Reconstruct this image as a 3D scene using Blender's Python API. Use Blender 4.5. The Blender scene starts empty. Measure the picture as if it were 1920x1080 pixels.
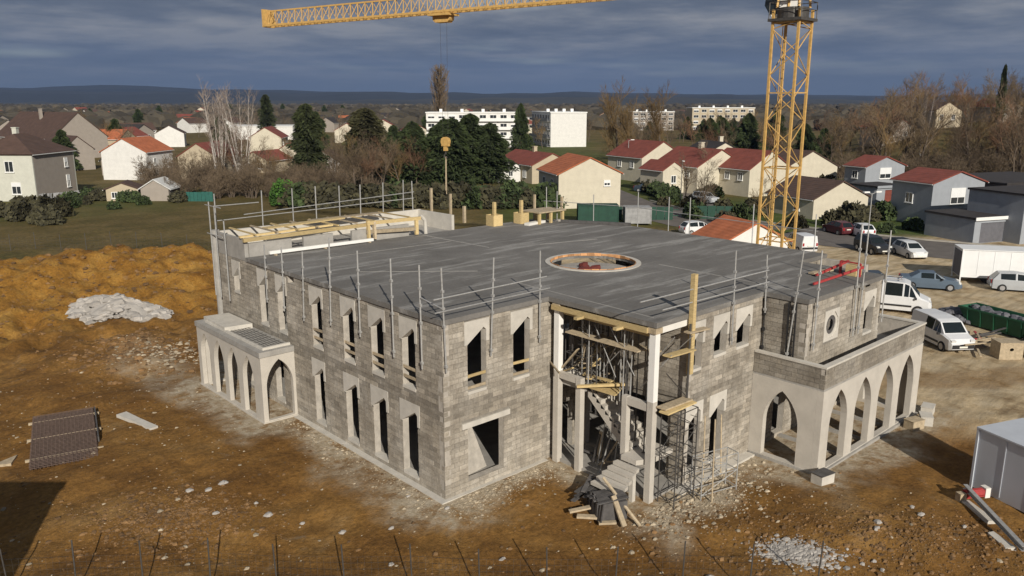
import bpy, math, random
from mathutils import Vector, Matrix, noise
from mathutils.geometry import tessellate_polygon

random.seed(7)
R = math.radians
scene = bpy.context.scene
COL = scene.collection

# ---------------------------------------------------------------- camera
cam_d = bpy.data.cameras.new("camera")
cam = bpy.data.objects.new("camera", cam_d)
COL.objects.link(cam)
cam_d.sensor_width = 36.0
cam_d.lens = 36.0 * 1500.0 / 1920.0
cam_d.clip_start = 0.3
cam_d.clip_end = 30000.0
cam.location = (-17.17, -22.54, 15.0)
PITCH, AZ = R(13.134), R(47.5)
fwd = Vector((math.cos(AZ) * math.cos(PITCH), math.sin(AZ) * math.cos(PITCH), -math.sin(PITCH)))
cam.rotation_euler = fwd.to_track_quat('-Z', 'Y').to_euler()
scene.camera = cam

# ---------------------------------------------------------------- light
SUN_EL = R(26.0)
SUN_DIR = Vector((-0.44 * math.cos(SUN_EL), -0.898 * math.cos(SUN_EL), math.sin(SUN_EL)))
sun_d = bpy.data.lights.new("sun", 'SUN')
sun_d.energy = 4.6
sun_d.angle = R(0.5)
sun_d.color = (1.0, 0.93, 0.82)
sun = bpy.data.objects.new("sun", sun_d)
COL.objects.link(sun)
sun.rotation_euler = SUN_DIR.to_track_quat('Z', 'Y').to_euler()
sun.location = (-40, -80, 60)

world = bpy.data.worlds.new("World")
scene.world = world
world.use_nodes = True
wn, wl = world.node_tree.nodes, world.node_tree.links
wn.clear()
def wnode(t, **k):
    n = wn.new(t)
    for a, v in k.items():
        setattr(n, a, v)
    return n
out = wnode('ShaderNodeOutputWorld')
bg = wnode('ShaderNodeBackground')
bg.inputs['Strength'].default_value = 0.1
wl.new(bg.outputs[0], out.inputs[0])
sky = wnode('ShaderNodeTexSky', sky_type='NISHITA', sun_disc=False)
sky.sun_elevation = SUN_EL
sky.sun_rotation = math.atan2(SUN_DIR.x, SUN_DIR.y)
tc = wnode('ShaderNodeTexCoord')
sep = wnode('ShaderNodeSeparateXYZ')
wl.new(tc.outputs['Generated'], sep.inputs[0])
def wmath(op, a, b=None, clamp=False):
    n = wnode('ShaderNodeMath', operation=op, use_clamp=clamp)
    for i, v in enumerate((a, b)):
        if v is None:
            continue
        if isinstance(v, (int, float)):
            n.inputs[i].default_value = v
        else:
            wl.new(v, n.inputs[i])
    return n.outputs[0]
zz = wmath('MAXIMUM', sep.outputs[2], 0.0)
den = wmath('ADD', zz, 0.07)
px = wmath('DIVIDE', sep.outputs[0], den)
py = wmath('DIVIDE', sep.outputs[1], den)
cmb = wnode('ShaderNodeCombineXYZ')
wl.new(px, cmb.inputs[0]); wl.new(py, cmb.inputs[1])
def wnoise(scale, detail, rough, off):
    mp = wnode('ShaderNodeMapping')
    mp.inputs['Location'].default_value = off
    wl.new(cmb.outputs[0], mp.inputs['Vector'])
    n = wnode('ShaderNodeTexNoise')
    n.inputs['Scale'].default_value = scale
    n.inputs['Detail'].default_value = detail
    n.inputs['Roughness'].default_value = rough
    wl.new(mp.outputs[0], n.inputs['Vector'])
    return n.outputs['Fac']
def wramp(fac, stops):
    r = wnode('ShaderNodeValToRGB')
    while len(r.color_ramp.elements) < len(stops):
        r.color_ramp.elements.new(0.5)
    for e, (p, c) in zip(r.color_ramp.elements, stops):
        e.position = p
        e.color = (c[0], c[1], c[2], 1)
    wl.new(fac, r.inputs[0])
    return r.outputs[0]
n_big = wnoise(0.55, 6, 0.55, (3.1, 1.7, 0))
n_sm = wnoise(1.9, 5, 0.6, (9.3, 4.2, 0))
body = wmath('ADD', wmath('MULTIPLY', n_big, 0.7), wmath('MULTIPLY', n_sm, 0.3))
cloud = wramp(body, [(0.36, (0.92, 1.17, 1.62)), (0.45, (1.22, 1.46, 1.90)), (0.52, (1.75, 1.96, 2.32)), (0.60, (2.6, 2.7, 2.9))])
low = wramp(zz, [(0.0, (0.98, 1.28, 1.82)), (0.16, (0.92, 1.20, 1.74))])
lowfac = wramp(zz, [(0.015, (1, 1, 1)), (0.095, (0, 0, 0))])
mx1 = wnode('ShaderNodeMix', data_type='RGBA')
wl.new(lowfac, mx1.inputs[0]); wl.new(cloud, mx1.inputs[6]); wl.new(low, mx1.inputs[7])
n_hole = wnoise(0.35, 3, 0.5, (1.3, 7.7, 0))
hole = wramp(n_hole, [(0.58, (0, 0, 0)), (0.74, (0.55, 0.55, 0.55))])
hole2 = wmath('MULTIPLY', hole, wmath('SUBTRACT', 1.0, lowfac), True)
mx2 = wnode('ShaderNodeMix', data_type='RGBA')
wl.new(hole2, mx2.inputs[0]); wl.new(mx1.outputs[2], mx2.inputs[6]); wl.new(sky.outputs[0], mx2.inputs[7])
wl.new(mx2.outputs[2], bg.inputs[0])

vs = scene.view_settings
vs.view_transform = 'Standard'
vs.look = 'None'
vs.gamma = 1.0
vs.use_curve_mapping = False
vs.exposure = 0.0
scene.cycles.max_bounces = 6
scene.cycles.volume_bounces = 0

# ---------------------------------------------------------------- helpers
class MB:
    """collects faces, then links them as one mesh object"""
    def __init__(s):
        s.v, s.f, s.m, s.t = [], [], [], []
    def face(s, pts, m=0, tone=0.5):
        b = len(s.v)
        s.v.extend([tuple(p) for p in pts])
        s.f.append(tuple(range(b, b + len(pts))))
        s.m.append(m); s.t.append(tone)
    def box(s, x0, x1, y0, y1, z0, z1, m=0, tone=0.5):
        s.obox(Vector(((x0 + x1) / 2, (y0 + y1) / 2, (z0 + z1) / 2)),
               Vector(((x1 - x0) / 2, 0, 0)), Vector((0, (y1 - y0) / 2, 0)), Vector((0, 0, (z1 - z0) / 2)), m, tone)
    def obox(s, c, a, b, u, m=0, tone=0.5):
        c, a, b, u = Vector(c), Vector(a), Vector(b), Vector(u)
        base = len(s.v)
        for i, j, k in ((-1, -1, -1), (1, -1, -1), (1, 1, -1), (-1, 1, -1), (-1, -1, 1), (1, -1, 1), (1, 1, 1), (-1, 1, 1)):
            s.v.append(tuple(c + a * i + b * j + u * k))
        fl = a.cross(b).dot(u) < 0
        for q in ((0, 3, 2, 1), (4, 5, 6, 7), (0, 1, 5, 4), (1, 2, 6, 5), (2, 3, 7, 6), (3, 0, 4, 7)):
            if fl:
                q = q[::-1]
            s.f.append(tuple(base + i for i in q)); s.m.append(m); s.t.append(tone)
    def tube(s, p, q, r, n=6, r2=None, m=0, cap=True, tone=0.5):
        p, q = Vector(p), Vector(q)
        r2 = r if r2 is None else r2
        d = (q - p)
        if d.length < 1e-6:
            return
        d.normalize()
        a = d.orthogonal().normalized(); b = d.cross(a)
        base = len(s.v)
        for i in range(n):
            w = 2 * math.pi * i / n
            o = a * math.cos(w) + b * math.sin(w)
            s.v.append(tuple(p + o * r)); s.v.append(tuple(q + o * r2))
        for i in range(n):
            j = (i + 1) % n
            s.f.append((base + 2 * i, base + 2 * j, base + 2 * j + 1, base + 2 * i + 1)); s.m.append(m); s.t.append(tone)
        if cap:
            s.f.append(tuple(base + 2 * i for i in range(n))[::-1]); s.m.append(m); s.t.append(tone)
            s.f.append(tuple(base + 2 * i + 1 for i in range(n))); s.m.append(m); s.t.append(tone)
    def bar(s, p, q, w, h=None, up=(0, 0, 1), m=0, tone=0.5):
        p, q = Vector(p), Vector(q)
        h = w if h is None else h
        d = q - p
        if d.length < 1e-6:
            return
        dn = d.normalized()
        a = dn.cross(Vector(up))
        if a.length < 1e-4:
            a = dn.cross(Vector((1, 0, 0)))
        a.normalize(); u = a.cross(dn)
        s.obox((p + q) / 2, d / 2, a * (w / 2), u * (h / 2), m, tone)
    def plate(s, outer, holes, fmap, d0, d1, m=0, tone=0.5):
        """a flat polygon with holes, given in (a, z), mapped by fmap(a, z, depth), between depths d0 (front) and d1"""
        loops = [outer] + holes
        flat = [p for l in loops for p in l]
        tris = tessellate_polygon([[Vector((p[0], p[1], 0)) for p in l] for l in loops])
        for d, rev in ((d0, False), (d1, True)):
            base = len(s.v)
            s.v.extend([tuple(fmap(p[0], p[1], d)) for p in flat])
            for t in tris:
                s.f.append(tuple(base + i for i in (t[::-1] if rev else t))); s.m.append(m); s.t.append(tone)
        for l in loops:
            for i in range(len(l)):
                a, b = l[i], l[(i + 1) % len(l)]
                s.face([fmap(a[0], a[1], d0), fmap(a[0], a[1], d1), fmap(b[0], b[1], d1), fmap(b[0], b[1], d0)], m, tone)
    def prism(s, poly, z0, z1, m=0, tone=0.5):
        s.plate(poly, [], lambda a, b, d: (a, b, d), z1, z0, m, tone)
    def lump(s, c, rx, ry, rz, rng, m=0, rough=0.25, n=6, tone=0.5):
        """an uneven stone or clod"""
        base = len(s.v)
        rows = ((0.35, -0.7), (1.0, -0.05), (0.72, 0.62))
        ph = rng.random() * 6.28
        for k, z in rows:
            for i in range(n):
                w = ph + 2 * math.pi * i / n + rng.uniform(-.25, .25)
                q = k * (1 + rng.uniform(-rough, rough))
                s.v.append((c[0] + math.cos(w) * rx * q, c[1] + math.sin(w) * ry * q, c[2] + rz * (z + rng.uniform(-.2, .2))))
        top = len(s.v)
        s.v.append((c[0] + rng.uniform(-.2, .2) * rx, c[1] + rng.uniform(-.2, .2) * ry, c[2] + rz * (.8 + rng.uniform(0, .3))))
        for rr in range(2):
            for i in range(n):
                j = (i + 1) % n
                s.f.append((base + rr * n + i, base + rr * n + j, base + (rr + 1) * n + j, base + (rr + 1) * n + i)); s.m.append(m); s.t.append(tone)
        for i in range(n):
            s.f.append((base + 2 * n + i, base + 2 * n + (i + 1) % n, top)); s.m.append(m); s.t.append(tone)
    def mesh(s, name, mats):
        me = bpy.data.meshes.new(name)
        me.from_pydata(s.v, [], s.f)
        if not isinstance(mats, (list, tuple)):
            mats = [mats]
        for x in mats:
            me.materials.append(x)
        if len(mats) > 1:
            me.polygons.foreach_set('material_index', s.m)
        at = me.attributes.new('tone', 'FLOAT', 'FACE')
        at.data.foreach_set('value', s.t)
        me.update()
        return me
    def build(s, name, mats, parent=None, smooth=False):
        o = bpy.data.objects.new(name, s.mesh(name, mats))
        if smooth:
            o.data.polygons.foreach_set('use_smooth', [True] * len(o.data.polygons))
        COL.objects.link(o)
        if parent is not None:
            o.parent = parent
        return o

def tag(o, label, cat, group=None):
    o['label'] = label
    o['category'] = cat
    if group:
        o['group'] = group
    return o
def thing(name, label, cat, loc=(0, 0, 0), rz=0.0, group=None):
    o = bpy.data.objects.new(name, None)
    COL.objects.link(o)
    o.location = loc
    o.rotation_euler = (0, 0, rz)
    return tag(o, label, cat, group)
def structure(o):
    o['kind'] = 'structure'
    return o
def stuff(o):
    o['kind'] = 'stuff'
    return o
def dup(root, loc, rz, label=None, scale=None):
    r = root.copy()
    COL.objects.link(r)
    r.location = loc
    r.rotation_euler = (0, 0, rz)
    if scale is not None:
        r.scale = scale if hasattr(scale, '__len__') else (scale,) * 3
    if label:
        r['label'] = label
    for ch in list(root.children):
        c = ch.copy()
        COL.objects.link(c)
        c.parent = r
        for g in list(ch.children):
            d = g.copy()
            COL.objects.link(d)
            d.parent = c
    return r

# ---------------------------------------------------------------- materials
def mat(name, col, rough=0.85, var=0.18, scale=3.0, bump=0.0, bscale=None, tone=0.0, metal=0.0, col2=None, detail=6, spec=None, stretch=None):
    m = bpy.data.materials.new(name)
    m.use_nodes = True
    nt = m.node_tree
    n, l = nt.nodes, nt.links
    b = n['Principled BSDF']
    b.inputs['Roughness'].default_value = rough
    b.inputs['Metallic'].default_value = metal
    if spec is not None:
        b.inputs['Specular IOR Level'].default_value = spec
    geo = n.new('ShaderNodeTexCoord')
    vec = geo.outputs['Object']
    if stretch:
        mp = n.new('ShaderNodeMapping')
        mp.inputs['Scale'].default_value = stretch
        l.new(vec, mp.inputs['Vector']); vec = mp.outputs[0]
    nz = n.new('ShaderNodeTexNoise')
    nz.inputs['Scale'].default_value = scale
    nz.inputs['Detail'].default_value = detail
    nz.inputs['Roughness'].default_value = 0.62
    l.new(vec, nz.inputs['Vector'])
    rp = n.new('ShaderNodeValToRGB')
    c2 = col2 or col
    e = rp.color_ramp.elements
    e[0].position, e[1].position = 0.3, 0.7
    e[0].color = tuple(c * (1 - var) for c in col) + (1,)
    e[1].color = tuple(min(1, c * (1 + var)) for c in c2) + (1,)
    l.new(nz.outputs['Fac'], rp.inputs[0])
    cur = rp.outputs[0]
    if tone:
        at = n.new('ShaderNodeAttribute')
        at.attribute_name = 'tone'
        mr = n.new('ShaderNodeMapRange')
        mr.inputs['To Min'].default_value = 1 - tone
        mr.inputs['To Max'].default_value = 1 + tone
        l.new(at.outputs['Fac'], mr.inputs['Value'])
        mm = n.new('ShaderNodeVectorMath'); mm.operation = 'SCALE'
        l.new(cur, mm.inputs[0]); l.new(mr.outputs[0], mm.inputs['Scale'])
        cur = mm.outputs[0]
    l.new(cur, b.inputs['Base Color'])
    if bump:
        n2 = n.new('ShaderNodeTexNoise')
        n2.inputs['Scale'].default_value = bscale or scale * 6
        n2.inputs['Detail'].default_value = 5
        l.new(vec, n2.inputs['Vector'])
        bp = n.new('ShaderNodeBump')
        bp.inputs['Strength'].default_value = bump
        bp.inputs['Distance'].default_value = 0.05
        l.new(n2.outputs['Fac'], bp.inputs['Height'])
        l.new(bp.outputs[0], b.inputs['Normal'])
    return m

M = {}
M['block'] = mat('concrete_block', (0.34, 0.295, 0.25), 0.95, 0.17, 0.9, 0.5, 30, tone=0.19, col2=(0.37, 0.33, 0.285))
def block_material():
    m = bpy.data.materials.new('concrete_block')
    m.use_nodes = True
    n, l = m.node_tree.nodes, m.node_tree.links
    b = n['Principled BSDF']
    b.inputs['Roughness'].default_value = 0.95
    b.inputs['Specular IOR Level'].default_value = 0.2
    g = n.new('ShaderNodeNewGeometry')
    def nz(scale, st=(1, 1, 1), d=6, r=0.65):
        mp = n.new('ShaderNodeMapping'); mp.inputs['Scale'].default_value = st
        l.new(g.outputs['Position'], mp.inputs['Vector'])
        t = n.new('ShaderNodeTexNoise'); t.inputs['Scale'].default_value = scale; t.inputs['Detail'].default_value = d; t.inputs['Roughness'].default_value = r
        l.new(mp.outputs[0], t.inputs['Vector']); return t.outputs['Fac']
    def ramp(f, st):
        r = n.new('ShaderNodeValToRGB')
        while len(r.color_ramp.elements) < len(st):
            r.color_ramp.elements.new(0.5)
        for e, (p, c) in zip(r.color_ramp.elements, st):
            e.position = p; e.color = (c[0], c[1], c[2], 1)
        l.new(f, r.inputs[0]); return r.outputs[0]
    def mul(a, c):
        x = n.new('ShaderNodeMix'); x.data_type = 'RGBA'; x.blend_type = 'MULTIPLY'; x.inputs[0].default_value = 1.0
        l.new(a, x.inputs[6]); l.new(c, x.inputs[7]); return x.outputs[2]
    c = ramp(nz(0.55), [(0.32, (0.275, 0.243, 0.198)), (0.5, (0.350, 0.316, 0.266)), (0.68, (0.430, 0.398, 0.347))])
    c = mul(c, ramp(nz(1.0, (2.6, 2.6, 0.35)), [(0.34, (0.86, 0.85, 0.84)), (0.5, (1, 1, 1)), (0.66, (1.10, 1.09, 1.07))]))
    c = mul(c, ramp(nz(1.0, (0.8, 0.8, 4.8)), [(0.36, (0.90, 0.89, 0.88)), (0.52, (1, 1, 1)), (0.66, (1.12, 1.12, 1.11))]))
    c = mul(c, ramp(nz(11), [(0.32, (0.78, 0.78, 0.78)), (0.68, (1.2, 1.2, 1.2))]))
    at = n.new('ShaderNodeAttribute'); at.attribute_name = 'tone'
    mr = n.new('ShaderNodeMapRange'); mr.inputs['To Min'].default_value = 0.58; mr.inputs['To Max'].default_value = 1.25
    l.new(at.outputs['Fac'], mr.inputs['Value'])
    s = n.new('ShaderNodeVectorMath'); s.operation = 'SCALE'
    l.new(c, s.inputs[0]); l.new(mr.outputs[0], s.inputs['Scale'])
    l.new(s.outputs[0], b.inputs['Base Color'])
    bp = n.new('ShaderNodeBump'); bp.inputs['Strength'].default_value = 0.55; bp.inputs['Distance'].default_value = 0.02
    l.new(nz(28, d=4), bp.inputs['Height']); l.new(bp.outputs[0], b.inputs['Normal'])
    return m
M['block'] = block_material()
M['joint'] = mat('mortar_joint', (0.23, 0.21, 0.18), 0.95, 0.25, 3.0, 0.4, 25)
M['mortar'] = mat('mortar', (0.43, 0.395, 0.345), 0.95, 0.2, 3.0, 0.4, 25)
M['precast'] = mat('precast_concrete', (0.54, 0.51, 0.455), 0.9, 0.12, 2.2, 0.15, 20, tone=0.08)
M['render'] = mat('pale_render', (0.50, 0.465, 0.41), 0.9, 0.10, 1.3, 0.2, 14, tone=0.06)
M['white'] = mat('white_render', (0.74, 0.72, 0.67), 0.85, 0.06, 2.0, 0.1, 15)
M['slab'] = mat('slab_concrete', (0.13, 0.125, 0.12), 0.9, 0.16, 0.7, 0.25, 12)
M['raw'] = mat('raw_concrete', (0.33, 0.315, 0.29), 0.92, 0.2, 1.4, 0.3, 12, tone=0.1)
M['timber'] = mat('formwork_timber', (0.54, 0.41, 0.20), 0.8, 0.2, 5, 0.2, 30, tone=0.25, stretch=(1, 1, 6))
M['oldtimber'] = mat('weathered_timber', (0.42, 0.34, 0.23), 0.85, 0.25, 6, 0.2, 30, tone=0.25)
M['ply'] = mat('dark_plywood', (0.085, 0.08, 0.078), 0.7, 0.3, 3, 0.2, 20, tone=0.35)
M['galv'] = mat('galvanised_steel', (0.42, 0.42, 0.41), 0.5, 0.2, 8, 0, tone=0.1, metal=0.35)
M['darksteel'] = mat('dark_steel', (0.085, 0.08, 0.075), 0.55, 0.25, 8, 0, metal=0.3)
M['crane'] = mat('crane_yellow', (0.56, 0.35, 0.115), 0.6, 0.2, 6, 0, tone=0.15)
M['red'] = mat('red_paint', (0.38, 0.045, 0.045), 0.6, 0.15, 6)
M['black'] = mat('black_plastic', (0.02, 0.02, 0.022), 0.5, 0.1, 6)
# ================================================================ ground
def sstep(a, b, x):
    t = min(1.0, max(0.0, (x - a) / (b - a)))
    return t * t * (3 - 2 * t)
def fbm(x, y, s, o=4, seed=0.0):
    return noise.fractal(Vector((x * s + seed, y * s - seed, seed * 1.7)), 0.9, 2.1, o)
FOOT = [(-1.75, 0, 11.7, 19.4), (0, 22.9, 0, 20.2), (5.4, 12.9, -5.6, 0), (12.4, 22.5, -8.7, 0)]
def dist_foot(x, y):
    d = 1e9
    for x0, x1, y0, y1 in FOOT:
        dx = max(x0 - x, 0, x - x1); dy = max(y0 - y, 0, y - y1)
        d = min(d, math.hypot(dx, dy))
    return d
CX, CY = -17.17, -22.54
def fl(x, y):
    """forward and lateral distance from the camera post, used only to name places on the map"""
    dx, dy = x - CX, y - CY
    return dx * math.cos(AZ) + dy * math.sin(AZ), dx * math.sin(AZ) - dy * math.cos(AZ)
def wp(f, lat, z=0.0):
    return Vector((CX + math.cos(AZ) * f + math.sin(AZ) * lat, CY + math.sin(AZ) * f - math.cos(AZ) * lat, z))
def bump(x, y, cx, cy, rx, ry, h, rot=0.0):
    dx, dy = x - cx, y - cy
    c, s = math.cos(rot), math.sin(rot)
    u, v = (dx * c + dy * s) / rx, (-dx * s + dy * c) / ry
    return h * math.exp(-(u * u + v * v))
RUTS = [[(8, -13.5), (4, -10.2), (0, -6.9), (-4, -2.8), (-7.5, 2), (-9.6, 9), (-10.8, 18), (-9, 27), (-4, 33)],
        [(-4.2, 25), (-5.8, 17), (-5.4, 9), (-3.6, 3), (-1.6, -2.2), (2, -7.5), (7, -10.4), (14, -11)],
        [(-14, 24), (-10, 28), (-4.5, 30.5), (-1, 31)]]
RSEG = []
for path in RUTS:
    pv = None
    n = 14
    fine = []
    for i in range(len(path) - 1):
        p0, p1, p2, p3 = [Vector(path[min(max(i + k, 0), len(path) - 1)]) for k in (-1, 0, 1, 2)]
        for k in range(n):
            t = k / n
            fine.append(0.5 * ((2 * p1) + (p2 - p0) * t + (2 * p0 - 5 * p1 + 4 * p2 - p3) * t * t + (3 * p1 - p0 - 3 * p2 + p3) * t ** 3))
    RSEG.append(fine)
RGRID = {}
for fine in RSEG:
    for a, b in zip(fine, fine[1:]):
        c = (a + b) / 2
        for i in range(int(c.x // 2) - 1, int(c.x // 2) + 2):
            for j in range(int(c.y // 2) - 1, int(c.y // 2) + 2):
                RGRID.setdefault((i, j), []).append((a, b))
def ruts(x, y):
    best = 9.0
    for a, b in RGRID.get((int(x // 2), int(y // 2)), ()):
        ab = b - a
        t = max(0, min(1, ((x - a.x) * ab.x + (y - a.y) * ab.y) / max(1e-6, ab.length_squared)))
        d = math.hypot(x - a.x - ab.x * t, y - a.y - ab.y * t)
        best = min(best, abs(d - 0.92))
    if best > 0.8:
        return 0.0
    return -0.085 * math.exp(-(best / 0.2) ** 2) + 0.05 * math.exp(-((best - 0.42) / 0.16) ** 2)
def height(x, y):
    d = dist_foot(x, y)
    f, lat = fl(x, y)
    site = 1 - sstep(60, 75, math.hypot(x - 5, y - 12))
    z = 0.0
    k = sstep(0.0, 5.0, d)
    z += (fbm(x, y, 0.14, 4, 3.3) * 0.36 + fbm(x, y, 0.7, 3, 9.1) * 0.07) * (0.12 + 0.88 * k) * site * (1 - 0.85 * sstep(24, 30, x) * (1 if y < 24 else 0))
    z += ruts(x, y) * (0.55 + 0.9 * noise.noise(Vector((x * .3, y * .3, 8)))) * k
    # spoil banks behind the rubble pile and along the fence
    z += bump(x, y, -2.5, 50.5, 13, 5.0, 2.1, 0.15) + bump(x, y, 8.5, 47.5, 6.5, 5, 1.7, -0.4)
    z += bump(x, y, -16, 46, 10, 6, 1.5, 0.4) + bump(x, y, 2.5, 41.0, 5, 3.0, 0.9)
    z += bump(x, y, -2.0, 28.5, 2.6, 2.0, 0.75, 0.5) + bump(x, y, -3.2, 25.0, 2.0, 1.5, 0.4)
    z += (fbm(x, y, 0.42, 5, 5.5) * 0.62) * sstep(24, 34, y) * (1 - sstep(54, 62, y)) * (1 - sstep(10, 15, x))
    # heaps along the front
    z += bump(x, y, -8.6, 5.6, 3.2, 2.0, 0.35, -0.7) + bump(x, y, 11, -13, 5, 3, 0.30, -0.8)
    # wooded rise to the right, far off
    if f > 120:
        z += 8.5 * sstep(135, 240, f) * (1 - sstep(300, 420, f) * 0.6) * sstep(.38, .54, lat / f)
        z += 4.0 * sstep(420, 900, f) * (0.5 + 0.5 * noise.noise(Vector((x * 0.003, y * 0.003, 0))))
    return z
def axis(lo, hi, step, far, mid=62.0):
    a = []
    v = lo
    while v < hi:
        a.append(v); v += step
    st, v = step, hi
    while v < far:
        a.append(v); st = st * 1.16 if v > mid else min(st * 1.06, 0.40); v += st
    a.append(far)
    st, v = step, lo
    b = []
    while v > -far:
        st *= 1.16; v -= st
        b.append(v)
    return b[::-1] + a
xs = axis(-20.0, 15.0, 0.21, 5400.0)
ys = axis(-20.0, 30.0, 0.21, 5400.0)
gv, gdust, ggrass, gpale, gochre, ggreen = [], [], [], [], [], []
for y in ys:
    for x in xs:
        gv.append((x, y, height(x, y)))
        d = dist_foot(x, y)
        wob = fbm(x, y, 0.35, 4, 1.1) * 0.9
        du = 1 - sstep(0.4, 2.7, d + wob * 1.7)
        du = max(du, 0.5 * (1 - sstep(1.0, 3.4, math.hypot((x + 2.6) / 1.6, (y - 23) / 3.5) * 2 + wob)))
        gdust.append(min(1.0, max(0.0, du)))
        f, lat = fl(x, y)
        pa = sstep(19.5, 25.0, x + wob * 2.2) * (1 - sstep(30, 38, y)) * sstep(-40, -30, y)
        pa *= 1 - 0.9 * (1 - sstep(0.9, 2.2, abs((x - 27.5) * 0.6 + (y + 7.0) * 0.9) + wob * 1.5)) * 0.55
        gpale.append(min(1.0, max(0.0, pa)))
        gr = sstep(54.5, 57.0, y + 0.30 * x + wob * 0.8) * (1 - sstep(24, 28, x)) if x < 28 else 0.0
        gr = max(gr, sstep(88, 92, f + wob))
        gr = max(gr, (1 - sstep(2.2, 3.4, math.hypot((x - 27.8) / 1.5, y + 1.2) + wob)) * 0.95)
        ggrass.append(gr)
        gg = sstep(86, 92, f) * sstep(26, 32, lat) * (1 - sstep(118, 135, f))
        gg = max(gg, sstep(88, 100, y) * (1 - sstep(128, 140, y)) * (1 - sstep(22, 34, x)) * (0.45 + 0.55 * noise.noise(Vector((x * .1, y * .1, 3)))))
        gg = max(gg, 0.9 * (1 - sstep(3, 5, math.hypot((x - 27.8) / 1.5, y + 1.2))), 0.8 * sstep(95, 105, f) * sstep(-5, 0, lat) * (1 - sstep(24, 27, lat)))
        ggreen.append(min(1, max(0, gg)))
        gochre.append(sstep(30, 40, y + wob * 3) * (1 - sstep(13, 17, x)))
nx, ny = len(xs), len(ys)
gf = [(j * nx + i, j * nx + i + 1, (j + 1) * nx + i + 1, (j + 1) * nx + i) for j in range(ny - 1) for i in range(nx - 1)]
gm = bpy.data.meshes.new('ground')
gm.from_pydata(gv, [], gf)
for nm, dat in (('dust', gdust), ('grass', ggrass), ('pale', gpale), ('ochre', gochre), ('green', ggreen)):
    at = gm.attributes.new(nm, 'FLOAT', 'POINT')
    at.data.foreach_set('value', dat)
gm.polygons.foreach_set('use_smooth', [True] * len(gf))

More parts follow.
